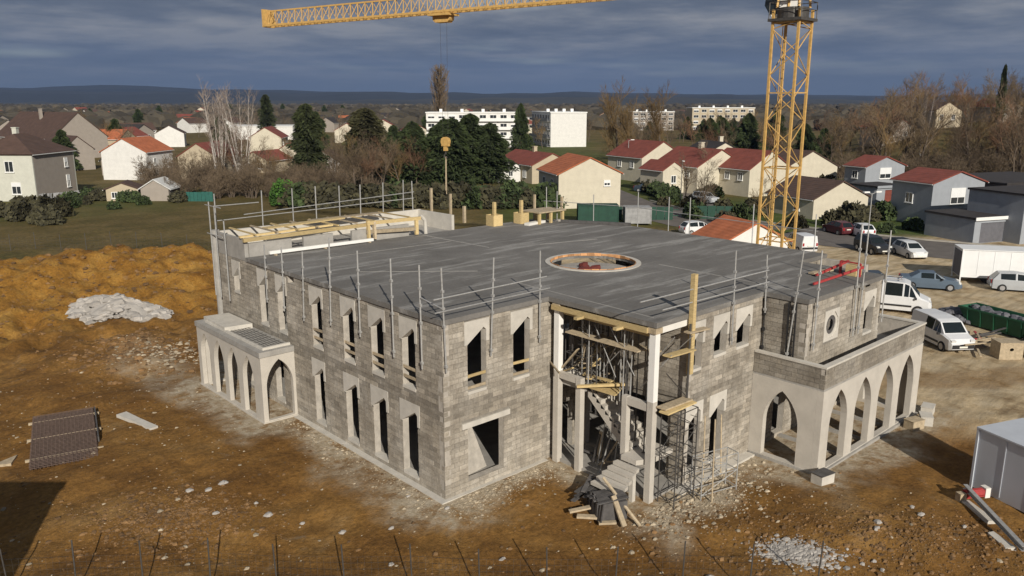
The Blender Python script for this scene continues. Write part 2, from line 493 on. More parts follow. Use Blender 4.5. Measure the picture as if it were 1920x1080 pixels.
def ground_material():
    m = bpy.data.materials.new('earth')
    m.use_nodes = True
    n, l = m.node_tree.nodes, m.node_tree.links
    b = n['Principled BSDF']
    b.inputs['Roughness'].default_value = 0.95
    b.inputs['Specular IOR Level'].default_value = 0.2
    geo = n.new('ShaderNodeNewGeometry')
    def nz(scale, detail=6, rough=0.6, stretch=None, rot=0):
        v = geo.outputs['Position']
        if stretch:
            mp = n.new('ShaderNodeMapping')
            mp.inputs['Scale'].default_value = stretch
            mp.inputs['Rotation'].default_value = (0, 0, rot)
            l.new(v, mp.inputs['Vector']); v = mp.outputs[0]
        t = n.new('ShaderNodeTexNoise')
        t.inputs['Scale'].default_value = scale
        t.inputs['Detail'].default_value = detail
        t.inputs['Roughness'].default_value = rough
        l.new(v, t.inputs['Vector'])
        return t.outputs['Fac']
    def ramp(fac, stops):
        r = n.new('ShaderNodeValToRGB')
        while len(r.color_ramp.elements) < len(stops):
            r.color_ramp.elements.new(0.5)
        for e, (p, c) in zip(r.color_ramp.elements, stops):
            e.position = p; e.color = (c[0], c[1], c[2], 1)
        l.new(fac, r.inputs[0])
        return r.outputs[0]
    def mix(fac, a, c, mode='MIX'):
        x = n.new('ShaderNodeMix'); x.data_type = 'RGBA'; x.blend_type = mode
        if isinstance(fac, float):
            x.inputs[0].default_value = fac
        else:
            l.new(fac, x.inputs[0])
        l.new(a, x.inputs[6]); l.new(c, x.inputs[7])
        return x.outputs[2]
    def attr(a):
        t = n.new('ShaderNodeAttribute'); t.attribute_name = a
        return t.outputs['Fac']
    def mth(op, a, c, clamp=False):
        x = n.new('ShaderNodeMath'); x.operation = op; x.use_clamp = clamp
        for i, v in enumerate((a, c)):
            if isinstance(v, (int, float)):
                x.inputs[i].default_value = v
            else:
                l.new(v, x.inputs[i])
        return x.outputs[0]
    earth = ramp(nz(0.22, 8, 0.62), [(0.28, (0.105, 0.050, 0.013)), (0.44, (0.185, 0.092, 0.024)), (0.58, (0.25, 0.132, 0.036)), (0.72, (0.32, 0.195, 0.075))])
    clods = ramp(nz(5.5, 5, 0.7), [(0.32, (0.62, 0.62, 0.62)), (0.52, (1, 1, 1)), (0.72, (1.35, 1.35, 1.35))])
    earth = mix(1.0, earth, clods, 'MULTIPLY')
    tracks = ramp(nz(1.4, 5, 0.65, (0.22, 1.6, 1), R(38)), [(0.36, (0.88, 0.88, 0.88)), (0.52, (1, 1, 1)), (0.7, (1.12, 1.11, 1.09))])
    earth = mix(1.0, earth, tracks, 'MULTIPLY')
    och = ramp(nz(0.5, 8, 0.65), [(0.32, (0.16, 0.072, 0.014)), (0.5, (0.29, 0.145, 0.028)), (0.68, (0.36, 0.205, 0.05))])
    earth = mix(attr('ochre'), earth, mix(1.0, och, clods, 'MULTIPLY'))
    chalk = ramp(nz(0.9, 7, 0.7), [(0.60, (0, 0, 0)), (0.70, (1, 1, 1))])
    pc = ramp(nz(3.0, 6, 0.7), [(0.3, (0.24, 0.19, 0.13)), (0.7, (0.40, 0.345, 0.27))])
    earth = mix(mth('MULTIPLY', chalk, 0.28), earth, pc)
    dustc = ramp(nz(2.4, 7, 0.7), [(0.3, (0.29, 0.225, 0.14)), (0.55, (0.45, 0.38, 0.28)), (0.72, (0.56, 0.50, 0.41))])
    db = ramp(nz(0.8, 8, 0.75), [(0.40, (0.25, 0.25, 0.25)), (0.55, (1.15, 1.15, 1.15))])
    df = mth('MULTIPLY', mth('MULTIPLY', attr('dust'), db), mth('ADD', mth('MULTIPLY', nz(1.7, 6, 0.7), 1.7), 0.2), True)
    c = mix(df, earth, dustc)
    palec = ramp(nz(0.55, 8, 0.65), [(0.30, (0.24, 0.16, 0.08)), (0.46, (0.47, 0.365, 0.225)), (0.7, (0.58, 0.48, 0.335))])
    palec = mix(1.0, palec, ramp(nz(1.2, 5, 0.6, (0.25, 1.5, 1), R(60)), [(0.4, (0.78, 0.78, 0.78)), (0.6, (1.1, 1.1, 1.1))]), 'MULTIPLY')
    c = mix(attr('pale'), c, palec)
    grassc = ramp(nz(0.12, 9, 0.68), [(0.32, (0.070, 0.062, 0.020)), (0.46, (0.112, 0.086, 0.030)), (0.60, (0.160, 0.118, 0.048)), (0.72, (0.080, 0.102, 0.025))])
    grassc = mix(1.0, grassc, ramp(nz(2.2, 6, 0.7), [(0.3, (0.6, 0.6, 0.6)), (0.7, (1.35, 1.35, 1.35))]), 'MULTIPLY')
    grc = ramp(nz(0.4, 7, 0.68), [(0.32, (0.035, 0.055, 0.012)), (0.5, (0.065, 0.095, 0.02)), (0.68, (0.12, 0.13, 0.035))])
    grassc = mix(attr('green'), grassc, grc)
    gfac = mth('MULTIPLY', attr('grass'), mth('ADD', mth('MULTIPLY', nz(0.8, 5, 0.7), 0.9), 0.55), True)
    c = mix(gfac, c, grassc)
    l.new(c, b.inputs['Base Color'])
    bh = mth('ADD', mth('MULTIPLY', nz(3.2, 8, 0.7), 1.0), mth('MULTIPLY', nz(11, 5, 0.7), 0.45))
    bp = n.new('ShaderNodeBump')
    bp.inputs['Strength'].default_value = 0.6
    bp.inputs['Distance'].default_value = 0.14
    l.new(bh, bp.inputs['Height'])
    l.new(bp.outputs[0], b.inputs['Normal'])
    return m
M['earth'] = ground_material()
gm.materials.append(M['earth'])
ground = structure(bpy.data.objects.new('ground', gm))
COL.objects.link(ground)

# ================================================================ the unfinished building
B = thing('unfinished_building', 'large unfinished two storey concrete block building with pointed arch porticos and flat grey roof slab', 'building')

UNIT = []
for k in range(12):
    mb = MB()
    mb.box(-0.5, 0.5, -0.5, 0.5, -0.5, 0.5, 0, (k + 0.5) / 12)
    UNIT.append(mb.mesh('block', M['block']))
brng = random.Random(11)
bulk = MB()
n_block_objects = 0
COURSE = {}
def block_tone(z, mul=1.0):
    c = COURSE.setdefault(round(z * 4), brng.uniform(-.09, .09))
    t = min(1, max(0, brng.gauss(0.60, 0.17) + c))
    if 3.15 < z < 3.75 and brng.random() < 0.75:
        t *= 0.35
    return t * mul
def block_wall(p0, d, L, z0, z1, n, th=0.3, openings=(), single=False, name='wall', blocks=True, core=None, tmul=1.0):
    """a block wall on the line p0 + a*d, outer face on that line, n pointing outwards"""
    global n_block_objects
    d, n = Vector((d[0], d[1], 0)), Vector((n[0], n[1], 0))
    P0 = Vector((p0[0], p0[1], 0))
    rec = 0.014
    A = sorted(set([0, L] + [min(max(o[i], 0), L) for o in openings for i in (0, 1)]))
    Z = sorted(set([z0, z1] + [min(max(o[i], z0), z1) for o in openings for i in (2, 3)]))
    def solid(i, j):
        if i < 0 or j < 0 or i >= len(A) - 1 or j >= len(Z) - 1:
            return False
        a, z = (A[i] + A[i + 1]) / 2, (Z[j] + Z[j + 1]) / 2
        return not any(o[0] < a < o[1] and o[2] < z < o[3] for o in openings)
    def at(a, z, dep):
        return P0 + d * a - n * dep + Vector((0, 0, z))
    c = MB()
    for i in range(len(A) - 1):
        for j in range(len(Z) - 1):
            if not solid(i, j):
                continue
            a0, a1, b0, b1 = A[i], A[i + 1], Z[j], Z[j + 1]
            c.face([at(a0, b0, rec), at(a1, b0, rec), at(a1, b1, rec), at(a0, b1, rec)])
            c.face([at(a0, b0, th), at(a0, b1, th), at(a1, b1, th), at(a1, b0, th)], 1)
            for (q, e) in (((i - 1, j), ((a0, b0), (a0, b1))), ((i + 1, j), ((a1, b0), (a1, b1))), ((i, j - 1), ((a0, b0), (a1, b0))), ((i, j + 1), ((a0, b1), (a1, b1)))):
                if not solid(*q):
                    c.face([at(e[0][0], e[0][1], rec), at(e[0][0], e[0][1], th), at(e[1][0], e[1][1], th), at(e[1][0], e[1][1], rec)], 1)
    c.build(name, [M['joint'], core or M['mortar']], B)
    if not blocks:
        return
    ang = math.atan2(d.y, d.x)
    H, W, J = 0.20, 0.50, 0.017
    row = 0
    z = z0
    while z < z1 - 0.05:
        zt = min(z + H - J, z1)
        off = -(row % 2) * (W / 2) - brng.random() * 0.03
        cuts = [o for o in openings if o[2] < zt - 0.03 and o[3] > z + 0.03]
        a = off
        while a < L:
            s, e = max(a, 0), min(a + W - J, L)
            segs = [(s, e)]
            for o in cuts:
                nsg = []
                for s0, e0 in segs:
                    if o[1] <= s0 or o[0] >= e0:
                        nsg.append((s0, e0))
                    else:
                        if o[0] - s0 > 0.04: nsg.append((s0, o[0] - 0.004))
                        if e0 - o[1] > 0.04: nsg.append((o[1] + 0.004, e0))
                segs = nsg
            for s0, e0 in segs:
                if e0 - s0 < 0.04:
                    continue
                proud = brng.uniform(-0.004, 0.006)
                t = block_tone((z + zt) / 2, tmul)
                ce = at((s0 + e0) / 2, (z + zt) / 2, 0.02 - proud / 2)
                if single and n_block_objects < 300:
                    n_block_objects += 1
                    o = bpy.data.objects.new('block', UNIT[min(11, int(t * 12))])
                    COL.objects.link(o)
                    o.parent = B
                    o.location = ce
                    o.rotation_euler = (0, 0, ang)
                    o.scale = (e0 - s0, 0.04 + proud, zt - z)
                else:
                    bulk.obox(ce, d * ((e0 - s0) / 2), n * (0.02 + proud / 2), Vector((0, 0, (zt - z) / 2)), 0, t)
            a += W
        z += H
        row += 1

def fm(p0, d, n):
    d, n, P0 = Vector((d[0], d[1], 0)), Vector((n[0], n[1], 0)), Vector((p0[0], p0[1], 0))
    return lambda a, z, dep: P0 + d * a - n * dep + Vector((0, 0, z))
def rect(a0, a1, z0, z1):
    return [(a0, z0), (a1, z0), (a1, z1), (a0, z1)]
def window_panel(f, a0, a1, zs, zt, apex_at=0.86, top=0.34, wide=0.15, name='window_head', sill=0.12):
    """a precast head with half an arch cast in it, and a sill; a runs to the right seen from outside"""
    w = a1 - a0
    ap = a0 + w * apex_at
    sp = zt - 0.56
    mb = MB()
    mb.plate([(a0 - wide, sp - 0.02), (a0, sp - 0.02), (a0, sp), (ap, zt), (a1, zt - 0.12), (a1, sp - 0.02), (a1 + wide, sp - 0.02), (a1 + wide, zt + top), (a0 - wide, zt + top)], [], f, -0.018, 0.30, 0, random.random())
    h = mb.build(name, M['precast'], B)
    mb = MB()
    p = [f(a0, zs - sill, 0), f(a1, zs - sill, 0)]
    mb.plate(rect(a0 + .002, a1 - .002, zs - sill, zs - 0.002), [], f, -0.02, 0.30, 0, random.random())
    mb.build('sill', M['precast'], B)
    return h
def opening_of(a0, a1, zs, zt, top=0.34, wide=0.15, sill=0.12):
    return [(a0 - wide, a1 + wide, zt - 0.58, zt + top), (a0, a1, zs - sill, zt - 0.57)]
def ops(ws, **k):
    return [o for w in ws for o in opening_of(*w, **k)]
def batten(f, a0, a1, z, name='batten', m='oldtimber', h=0.11, dep=0.06):
    mb = MB()
    p, q = f(a0 - 0.03, z, dep), f(a1 + 0.03, z + random.uniform(-.03, .03), dep)
    mb.bar(p, q, 0.05, h, m=0, tone=random.random())
    return mb.build(name, M[m], B)

TOP = 6.98           # underside of roof slab
# ---- front wall, y = 0
fF = fm((0, 0), (1, 0), (0, -1))
FW = [(1.19, 2.12, 4.12, 6.58), (3.55, 4.45, 4.12, 6.56)]
gate = (1.16, 3.02, 0.42, 2.66)
block_wall((0, 0), (1, 0), 5.5, 0, TOP, (0, -1), openings=ops(FW) + [gate, (0.86, 3.34, 2.66, 2.88)], single=True, name='front_wall')
for w in FW:
    window_panel(fF, *w)
    batten(fF, w[0], w[1], 4.72, m='timber'); batten(fF, w[0], w[1], 4.25)
mb = MB(); mb.box(0.86, 3.34, -0.05, 0.30, 2.66, 2.88); mb.build('lintel', M['precast'], B)
# ---- left wall, x = 0 ; a is measured from the far end (y = 20.2)
YL = 20.2
fL = fm((0, YL), (0, -1), (-1, 0))
up = [(1.74, 2.62), (3.92, 4.84), (6.15, 7.05), (8.88, 9.78), (12.28, 13.12), (14.26, 15.1), (17.4, 18.1)]
LU = [(YL - y1, YL - y0, 4.05 if i < 6 else 5.2, 6.5) for i, (y0, y1) in enumerate(up)]
lo = [(1.70, 2.74), (3.88, 4.88), (6.1, 7.08), (8.98, 9.88), (13.0, 13.9), (16.2, 17.1)]
LL = [(YL - y1, YL - y0, 0.32, 3.06) for y0, y1 in lo]
slots = [(YL - 11.95, YL - 11.35, 6.62, 6.96), (YL - 4.75, YL - 3.75, 6.88, 6.97), (YL - 2.95, YL - 1.75, 6.88, 6.97)]
block_wall((0, YL), (0, -1), YL, 0, TOP, (-1, 0), openings=ops(LU + LL) + slots[:1], name='left_wall')
for w in LU + LL:
    window_panel(fL, *w)
for w in LU[:4]:
    batten(fL, w[0], w[1], 4.80); batten(fL, w[0], w[1], 4.42)
# ---- bay walls
block_wall((7.6, 0), (0, -1), 5.5, 0, TOP, (-1, 0), openings=[(0.3, 4.7, 0.15, 3.3)], name='porch_back_wall')
block_wall((5.5, 0.0), (1, 0), 2.1, 0, TOP, (0, -1), openings=[(0.6, 1.6, 0.15, 2.3), (0.5, 1.6, 3.8, 6.0)], name='porch_side_wall')
# ---- projecting front wall, y = -5.5
fP = fm((7.6, -5.5), (1, 0), (0, -1))
PU = [(0.16, 0.92, 4.85, 6.42), (1.76, 2.62, 5.12, 6.42), (3.38, 4.32, 5.12, 6.42)]
PL = [(0.18, 1.06, 0.55, 3.08), (1.82, 2.74, 0.55, 3.08)]
block_wall((7.6, -5.5), (1, 0), 5.3, 0, TOP, (0, -1), openings=ops(PU + PL), name='projecting_wall')
for w in PU + PL:
    window_panel(fP, *w)
# ---- upper storey over the right portico
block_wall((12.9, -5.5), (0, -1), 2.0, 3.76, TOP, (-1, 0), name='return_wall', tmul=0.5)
fU = fm((12.9, -7.5), (1, 0), (0, -1))
block_wall((12.9, -7.5), (1, 0), 7.0, 3.76, TOP, (0, -1), openings=[(1.55, 2.85, 5.05, 6.40), *opening_of(5.35, 6.25, 4.72, 6.36, top=0.30), (5.2, 6.35, 6.72, 6.96)], name='upper_wall')
window_panel(fU, 5.35, 6.25, 4.72, 6.36, top=0.30)
ring = [(2.2 + 0.25 * math.cos(k * math.pi / 8), 5.72 + 0.25 * math.sin(k * math.pi / 8)) for k in range(16)]
ring2 = [(2.2 + 0.42 * math.cos(k * math.pi / 8), 5.72 + 0.42 * math.sin(k * math.pi / 8)) for k in range(16)]
octo = [(2.2 + 0.60 * math.cos(k * math.pi / 4 + math.pi / 8), 5.72 + 0.60 * math.sin(k * math.pi / 4 + math.pi / 8)) for k in range(8)]
mb = MB(); mb.plate(rect(1.55, 2.85, 5.05, 6.40), [octo], fU, -0.02, 0.33); o = mb.build('round_window', M['precast'], B)
mb = MB(); mb.plate(octo, [ring2], fU, 0.02, 0.07); mb.build('ring', M['precast'], o); mb = MB(); mb.plate(ring2, [ring], fU, 0.055, 0.068); mb.build('inner_ring', M['ply'], o)
# ---- remaining outer walls
block_wall((12.9, -5.5), (1, 0), 10.0, 0, 3.5, (0, -1), openings=[(1.5, 2.5, 0.2, 2.8), (4.5, 5.6, 0.2, 2.8), (7.5, 8.5, 0.2, 2.8)], name='portico_back_wall')
block_wall((19.9, -7.5), (0, 1), 4.3, 3.76, TOP, (1, 0), openings=[(1.2, 2.2, 4.6, 6.3)], name='side_wall')
block_wall((19.9, -3.2), (1, 0), 3.0, 3.76, TOP, (0, -1), name='side_wall')
block_wall((22.9, -5.5), (0, 1), 9.0 + 5.5 + 1.8, 0, TOP, (1, 0), openings=[(k, k + 1, 4.1, 6.4) for k in (3, 6, 9, 12)] + [(k, k + 1, 0.3, 3) for k in (3, 6, 9, 12)], name='right_wall')
block_wall((22.9, 16.3), (-1, 0), 9.2, 0, TOP, (0, 1), openings=[(2, 3, 4.1, 6.4), (5, 6, 4.1, 6.4)], name='back_wall')
block_wall((13.7, 16.3), (0, 1), 3.9, 0, TOP, (1, 0), name='back_wall')
block_wall((13.7, 20.2), (-1, 0), 13.7, 0, TOP, (0, 1), openings=[(2, 3, 4.1, 6.4), (7, 8, 4.1, 6.4)], name='back_wall')
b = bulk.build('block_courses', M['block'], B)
stuff(b)

# ---- slabs
def poly_slab(name, poly, z0, z1, m, holes=()):
    mb = MB()
    mb.plate(poly, [list(h) for h in holes], lambda a, b, d: (a, b, d), z1, z0)
    return mb.build(name, m, B)
DC = (12.2, 3.55)
circ = lambda r, n=40: [(DC[0] + r * math.cos(2 * math.pi * k / n), DC[1] + r * math.sin(2 * math.pi * k / n)) for k in range(n)]
roof_poly = [(-0.06, -0.06), (5.48, -0.06), (5.48, -5.56), (12.84, -5.56), (12.84, -7.56), (19.96, -7.56), (19.96, -3.26), (22.96, -3.26), (22.96, 10.0), (20.9, 14.4), (20.9, 16.36), (0.35, 16.36), (-0.06, 16.36)]

def slab_material():
    m = bpy.data.materials.new('roof_slab')
    m.use_nodes = True
    n, l = m.node_tree.nodes, m.node_tree.links
    b = n['Principled BSDF']
    b.inputs['Roughness'].default_value = 0.88
    tcn = n.new('ShaderNodeTexCoord')
    def nz(scale, st, rot=0, d=7, r=0.62):
        mp = n.new('ShaderNodeMapping')
        mp.inputs['Scale'].default_value = st
        mp.inputs['Rotation'].default_value = (0, 0, rot)
        l.new(tcn.outputs['Object'], mp.inputs['Vector'])
        t = n.new('ShaderNodeTexNoise')
        t.inputs['Scale'].default_value = scale; t.inputs['Detail'].default_value = d; t.inputs['Roughness'].default_value = r
        l.new(mp.outputs[0], t.inputs['Vector'])
        return t.outputs['Fac']
    def ramp(f, st):
        r = n.new('ShaderNodeValToRGB')
        while len(r.color_ramp.elements) < len(st):
            r.color_ramp.elements.new(0.5)
        for e, (p, c) in zip(r.color_ramp.elements, st):
            e.position = p; e.color = (c[0], c[1], c[2], 1)
        l.new(f, r.inputs[0]); return r.outputs[0]
    def mix(f, a, c, mode='MIX'):
        x = n.new('ShaderNodeMix'); x.data_type = 'RGBA'; x.blend_type = mode
        if isinstance(f, float): x.inputs[0].default_value = f
        else: l.new(f, x.inputs[0])
        l.new(a, x.inputs[6]); l.new(c, x.inputs[7]); return x.outputs[2]
    base = ramp(nz(0.35, (1, 1, 1)), [(0.3, (0.130, 0.122, 0.112)), (0.5, (0.165, 0.156, 0.144)), (0.7, (0.205, 0.195, 0.182))])
    st1 = ramp(nz(1.0, (0.20, 1.5, 1), R(42)), [(0.52, (0, 0, 0)), (0.63, (0.8, 0.8, 0.8))])
    c = mix(st1, base, ramp(nz(3, (1, 1, 1)), [(0.3, (0.26, 0.25, 0.235)), (0.7, (0.36, 0.35, 0.33))]))
    st2 = ramp(nz(0.9, (0.3, 1.2, 1), R(42)), [(0.58, (1, 1, 1)), (0.70, (0.82, 0.82, 0.82))])
    c = mix(1.0, c, st2, 'MULTIPLY')
    fine = ramp(nz(9, (1, 1, 1)), [(0.3, (0.86, 0.86, 0.86)), (0.7, (1.12, 1.12, 1.12))])
    c = mix(1.0, c, fine, 'MULTIPLY')
    l.new(c, b.inputs['Base Color'])
    bp = n.new('ShaderNodeBump'); bp.inputs['Strength'].default_value = 0.3; bp.inputs['Distance'].default_value = 0.02
    l.new(nz(6, (1, 1, 1)), bp.inputs['Height']); l.new(bp.outputs[0], b.inputs['Normal'])
    return m
M['roofslab'] = slab_material()
poly_slab('roof_slab', roof_poly, TOP + 0.02, 7.2, M['roofslab'], [circ(2.12)])
poly_slab('floor_slab', [(0.3, 0.3), (7.9, 0.3), (7.9, -5.2), (22.6, -5.2), (22.6, 16.0), (13.4, 16.0), (13.4, 19.9), (0.3, 19.9)], 3.5, 3.74, M['raw'], [circ(2.2)])
poly_slab('floor_slab', [(0.3, 0.3), (5.7, 0.3), (5.7, -5.4), (12.7, -5.4), (12.9, -5.3), (22.6, -5.3), (22.6, 16.0), (13.4, 16.0), (13.4, 19.9), (0.3, 19.9)], -0.1, 0.14, M['raw'])
for (p, q, w) in (((10.9, 16.0), (11.1, 10.2), 0.10), ((2.4, 9.4), (6.6, 5.8), 0.07), ((13.8, 9.0), (17.5, 8.0), 0.12), ((3.0, 13.5), (10.8, 13.2), 0.06), ((6.0, -5.0), (6.3, 3.0), 0.06), ((14.0, -6.5), (14.2, 1.0), 0.08)):
    mb = MB(); mb.bar((p[0], p[1], 7.204), (q[0], q[1], 7.204), w, 0.008); mb.build('pour_joint', M['raw'], B)
# kerb round the dome opening, made of short boards with red-brown faces
mb = MB(); mb.plate(circ(2.38), [circ(2.14)], lambda a, b, d: (a, b, d), 7.24, 7.202); mb.build('opening_kerb', M['precast'], B)
M['orangeply'] = mat('orange_formwork', (0.52, 0.27, 0.12), 0.8, 0.25, 4, tone=0.45)
for k in range(36):
    w = 2 * math.pi * (k + 0.5) / 36
    mb = MB()
    t = Vector((-math.sin(w), math.cos(w), 0)); r = Vector((math.cos(w), math.sin(w), 0))
    mb.obox(Vector((DC[0], DC[1], 7.20)) + r * 2.10, t * 0.175, r * 0.015, Vector((0, 0, 0.07 + random.uniform(-.02, .02))), 0, random.random())
    mb.build('board', M['orangeply'], B)

# working platform just under the dome opening
mb = MB(); mb.prism(circ(2.0, 24), 6.74, 6.80); mb.build('platform', M['raw'], B)
mb = MB()
for k in range(7):
    mb.lump((DC[0] - 0.2 + random.uniform(-.7, .6), DC[1] + 0.3 + random.uniform(-.5, .5), 6.88), .34, .25, .2, random.Random(k), n=6)
M['dark_red'] = mat('dark_red_sheet', (0.13, 0.025, 0.018), 0.8, 0.3, 4)
stuff(mb.build('red_sheets', M['dark_red'], B))
# ---- columns and beams of the porch
def column(x, y, z0, z1, w, m):
    mb = MB(); mb.box(x - w / 2, x + w / 2, y - w / 2, y + w / 2, z0, z1)
    return mb.build('column', m, B)
M['whitecol'] = mat('white_column', (0.80, 0.79, 0.76), 0.85, 0.04, 3)
column(5.67, -0.46, -0.1, 4.1, 0.28, M['render']); column(5.67, -0.46, 4.102, 6.76, 0.27, M['whitecol'])
column(5.67, -1.72, -0.1, 4.08, 0.26, M['render'])
column(5.67, -4.12, -0.1, 4.0, 0.24, M['render'])
column(5.67, -5.36, -0.1, 4.1, 0.27, M['render']); column(5.67, -5.36, 4.102, 6.76, 0.27, M['whitecol'])
for (y0, y1, z0, z1) in ((-1.585, -0.60, 3.82, 4.08), (-5.22, -4.24, 3.68, 3.98)):
    mb = MB(); mb.box(5.56, 5.78, y0, y1, z0, z1); mb.build('beam', M['render'], B)
for (x, y) in ((5.67, -0.46), (5.67, -5.36)):
    mb = MB(); mb.box(x - 0.2, x + 0.2, y - 0.19, y + 0.19, 6.762, 6.97); mb.build('column_head', M['oldtimber'], B)
mb = MB(); mb.box(5.81, 7.55, -5.48, -5.24, 6.72, 6.97); mb.build('beam', M['white'], B)
# landing and the winding stair
mb = MB(); mb.box(5.8, 7.58, -1.9, -0.02, 3.5, 3.72); mb.build('landing', M['raw'], B)
stair = MB()
stair.plate([(-1.9, 3.72), (-1.9, 3.25), (-4.25, 1.22), (-4.25, 1.72)], [], lambda a, z, d: (d, a, z), 5.95, 7.2)
st = stair.build('stair', M['render'], B)
for k in range(10):
    y1 = -1.9 - k * 0.235
    z = 3.72 - (k + 1) * 0.19
    mb = MB(); mb.box(5.95, 7.2, y1 - 0.235, y1 - 0.002, z - 0.02, z + 0.15); mb.build('step', M['render'], st)
mb = MB(); mb.prism([(5.3, -4.26), (7.2, -4.26), (7.2, -5.3), (5.95, -5.3), (5.3, -5.0)], 1.50, 1.70); mb.build('landing', M['render'], st)
for k in range(5):
    mb = MB()
    x1 = 5.32 - k * 0.25
    z = 1.58 - (k + 1) * 0.15
    w0, w1 = -4.05 + 0.06 * k, -5.15 - 0.03 * k
    mb.prism([(x1 - 0.24, w0), (x1, w0 - 0.03), (x1, w1), (x1 - 0.24, w1 - 0.05)], z - 0.14, z)
    mb.build('step', M['render'], st)
for (x, y) in ((4.5, -4.95), (5.25, -4.9), (5.0, -4.35)):
    mb = MB(); mb.box(x - 0.09, x + 0.09, y - 0.09, y + 0.09, 0, 0.9 + (x - 4.4) * 0.5); mb.build('post', M['precast'], st)

# ---- pointed arches
def arch(a0, a1, zb, zs, zt, n=9):
    w, h = (a1 - a0) / 2, zt - zs
    r = (w * w + h * h) / (2 * w)
    pts = [(a0, zb), (a1, zb)]
    th = math.asin(min(1, h / r))
    for k in range(n):
        t = th * k / (n - 1)
        pts.append((a1 - r + r * math.cos(t), zs + r * math.sin(t)))
    for k in range(n - 2, -1, -1):
        t = th * k / (n - 1)
        pts.append((a0 + r - r * math.cos(t), zs + r * math.sin(t)))
    return pts
def arcade(name, p0, d, n, L, z1, arches, th=0.28, m=None):
    f = fm(p0, d, n)
    mb = MB()
    out_ = [(0, -0.12), (0, z1), (L, z1), (L, -0.12)]
    mb.plate(out_[::-1] if False else out_, [arch(*a) for a in arches], f, 0.0, th)
    return mb.build(name, m or M['render'], B)
# right portico
YP, XP0, XP1 = -8.7, 12.45, 22.4
arcade('arcade', (XP0, YP), (1, 0), (0, -1), XP1 - XP0, 3.66, [(c - 0.80 - XP0, c + 0.80 - XP0, 0.16, 1.9, 3.42) for c in (13.95, 16.25, 18.55, 20.85)])
arcade('arcade', (XP0, -5.51), (0, -1), (-1, 0), -YP - 5.51 - 0.285, 3.66, [(0.62, 2.20, 0.16, 1.75, 3.22)])
arcade('arcade', (XP1, YP + 0.285), (0, 1), (1, 0), 2.9, 3.66, [(0.7, 2.2, 0.16, 1.75, 3.22)])
poly_slab('portico_deck', [(XP0 + 0.02, YP + 0.02), (XP1 - 0.02, YP + 0.02), (XP1 - 0.02, -5.2), (XP0 + 0.02, -5.2)], 3.662, 3.76, M['raw'])
# parapet: block courses and a pale coping
def parapet(p0, d, n, L, z0, z1):
    before = len(bulk.f)
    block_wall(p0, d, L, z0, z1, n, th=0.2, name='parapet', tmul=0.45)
bulk = MB()
parapet((XP0, YP), (1, 0), (0, -1), XP1 - XP0, 3.762, 4.62)
parapet((XP0, -5.52), (0, -1), (-1, 0), 3.17, 3.762, 4.62)
parapet((XP1, YP + 0.2), (0, 1), (1, 0), 3.0, 3.762, 4.62)
stuff(bulk.build('parapet_blocks', M['block'], B))
for (x0, x1, y0, y1) in ((XP0 - 0.03, XP1 + 0.03, YP - 0.03, YP + 0.23), (XP0 - 0.03, XP0 + 0.23, YP + 0.232, -5.52), (XP1 - 0.23, XP1 + 0.03, YP + 0.232, -5.7)):
    mb = MB(); mb.box(x0, x1, y0, y1, 4.622, 4.70); mb.build('coping', M['precast'], B)
mb = MB(); mb.box(19.95, XP1 - 0.2, -5.95, -5.7, 3.762, 4.3); mb.build('parapet', M['block'], B)
mb = MB(); mb.box(XP0 - 0.08, XP1 + 0.06, YP - 0.10, YP + 0.3, -0.3, 0.12); mb.build('plinth', M['raw'], B)
mb = MB(); mb.box(XP0 - 0.08, XP0 + 0.3, YP + 0.302, -5.6, -0.3, 0.12); mb.build('plinth', M['raw'], B)
# left portico
XQ, YQ0, YQ1 = -1.75, 11.75, 19.35
arcade('arcade', (XQ, YQ0), (1, 0), (0, -1), 1.74, 3.3, [(0.24, 1.60, 0.1, 1.75, 3.06)], th=0.22)
arcade('arcade', (XQ, YQ1), (0, -1), (-1, 0), YQ1 - YQ0 - 0.225, 3.3, [(YQ1 - c - 0.62, YQ1 - c + 0.62, 0.1, 1.85, 3.08) for c in (18.35, 16.65, 14.95, 13.2)], th=0.22)
arcade('arcade', (-0.01, YQ1 - 0.222), (-1, 0), (0, 1), 1.51, 3.3, [(0.2, 1.3, 0.1, 1.75, 3.06)], th=0.22)
poly_slab('portico_deck', [(XQ - 0.06, YQ0 - 0.06), (-0.02, YQ0 - 0.06), (-0.02, YQ1 + 0.04), (XQ - 0.06, YQ1 + 0.04)], 3.302, 3.56, M['raw'])
mb = MB()
mb.box(XQ + 0.25, -0.08, YQ0 + 0.2, YQ0 + 0.34, 3.562, 3.68); mb.box(XQ + 0.25, XQ + 0.37, YQ0 + 0.342, YQ1 - 0.6, 3.562, 3.66)
mb.build('upstand', M['precast'], B)
rb = MB()
for k in range(7):
    rb.bar((XQ + 0.45 + k * 0.17, YQ0 + 0.5, 3.60), (XQ + 0.40 + k * 0.17, YQ0 + 4.4, 3.60), 0.012)
for k in range(9):
    rb.bar((XQ + 0.42, YQ0 + 0.6 + k * 0.45, 3.63), (XQ + 1.55, YQ0 + 0.62 + k * 0.45, 3.63), 0.012)
rb.build('rebar_grid', M['darksteel'], B)
mb = MB(); mb.prism([(-1.5, 16.2), (-0.1, 16.0), (-0.1, 18.9), (-1.4, 19.1)], 3.562, 3.80); mb.build('screed', M['precast'], B)
mb = MB(); mb.box(XQ - 0.05, -0.01, YQ0 - 0.06, YQ0 + 0.24, -0.25, 0.06); mb.box(XQ - 0.05, XQ + 0.24, YQ0 + 0.242, YQ1, -0.25, 0.06)
mb.build('plinth', M['render'], B)
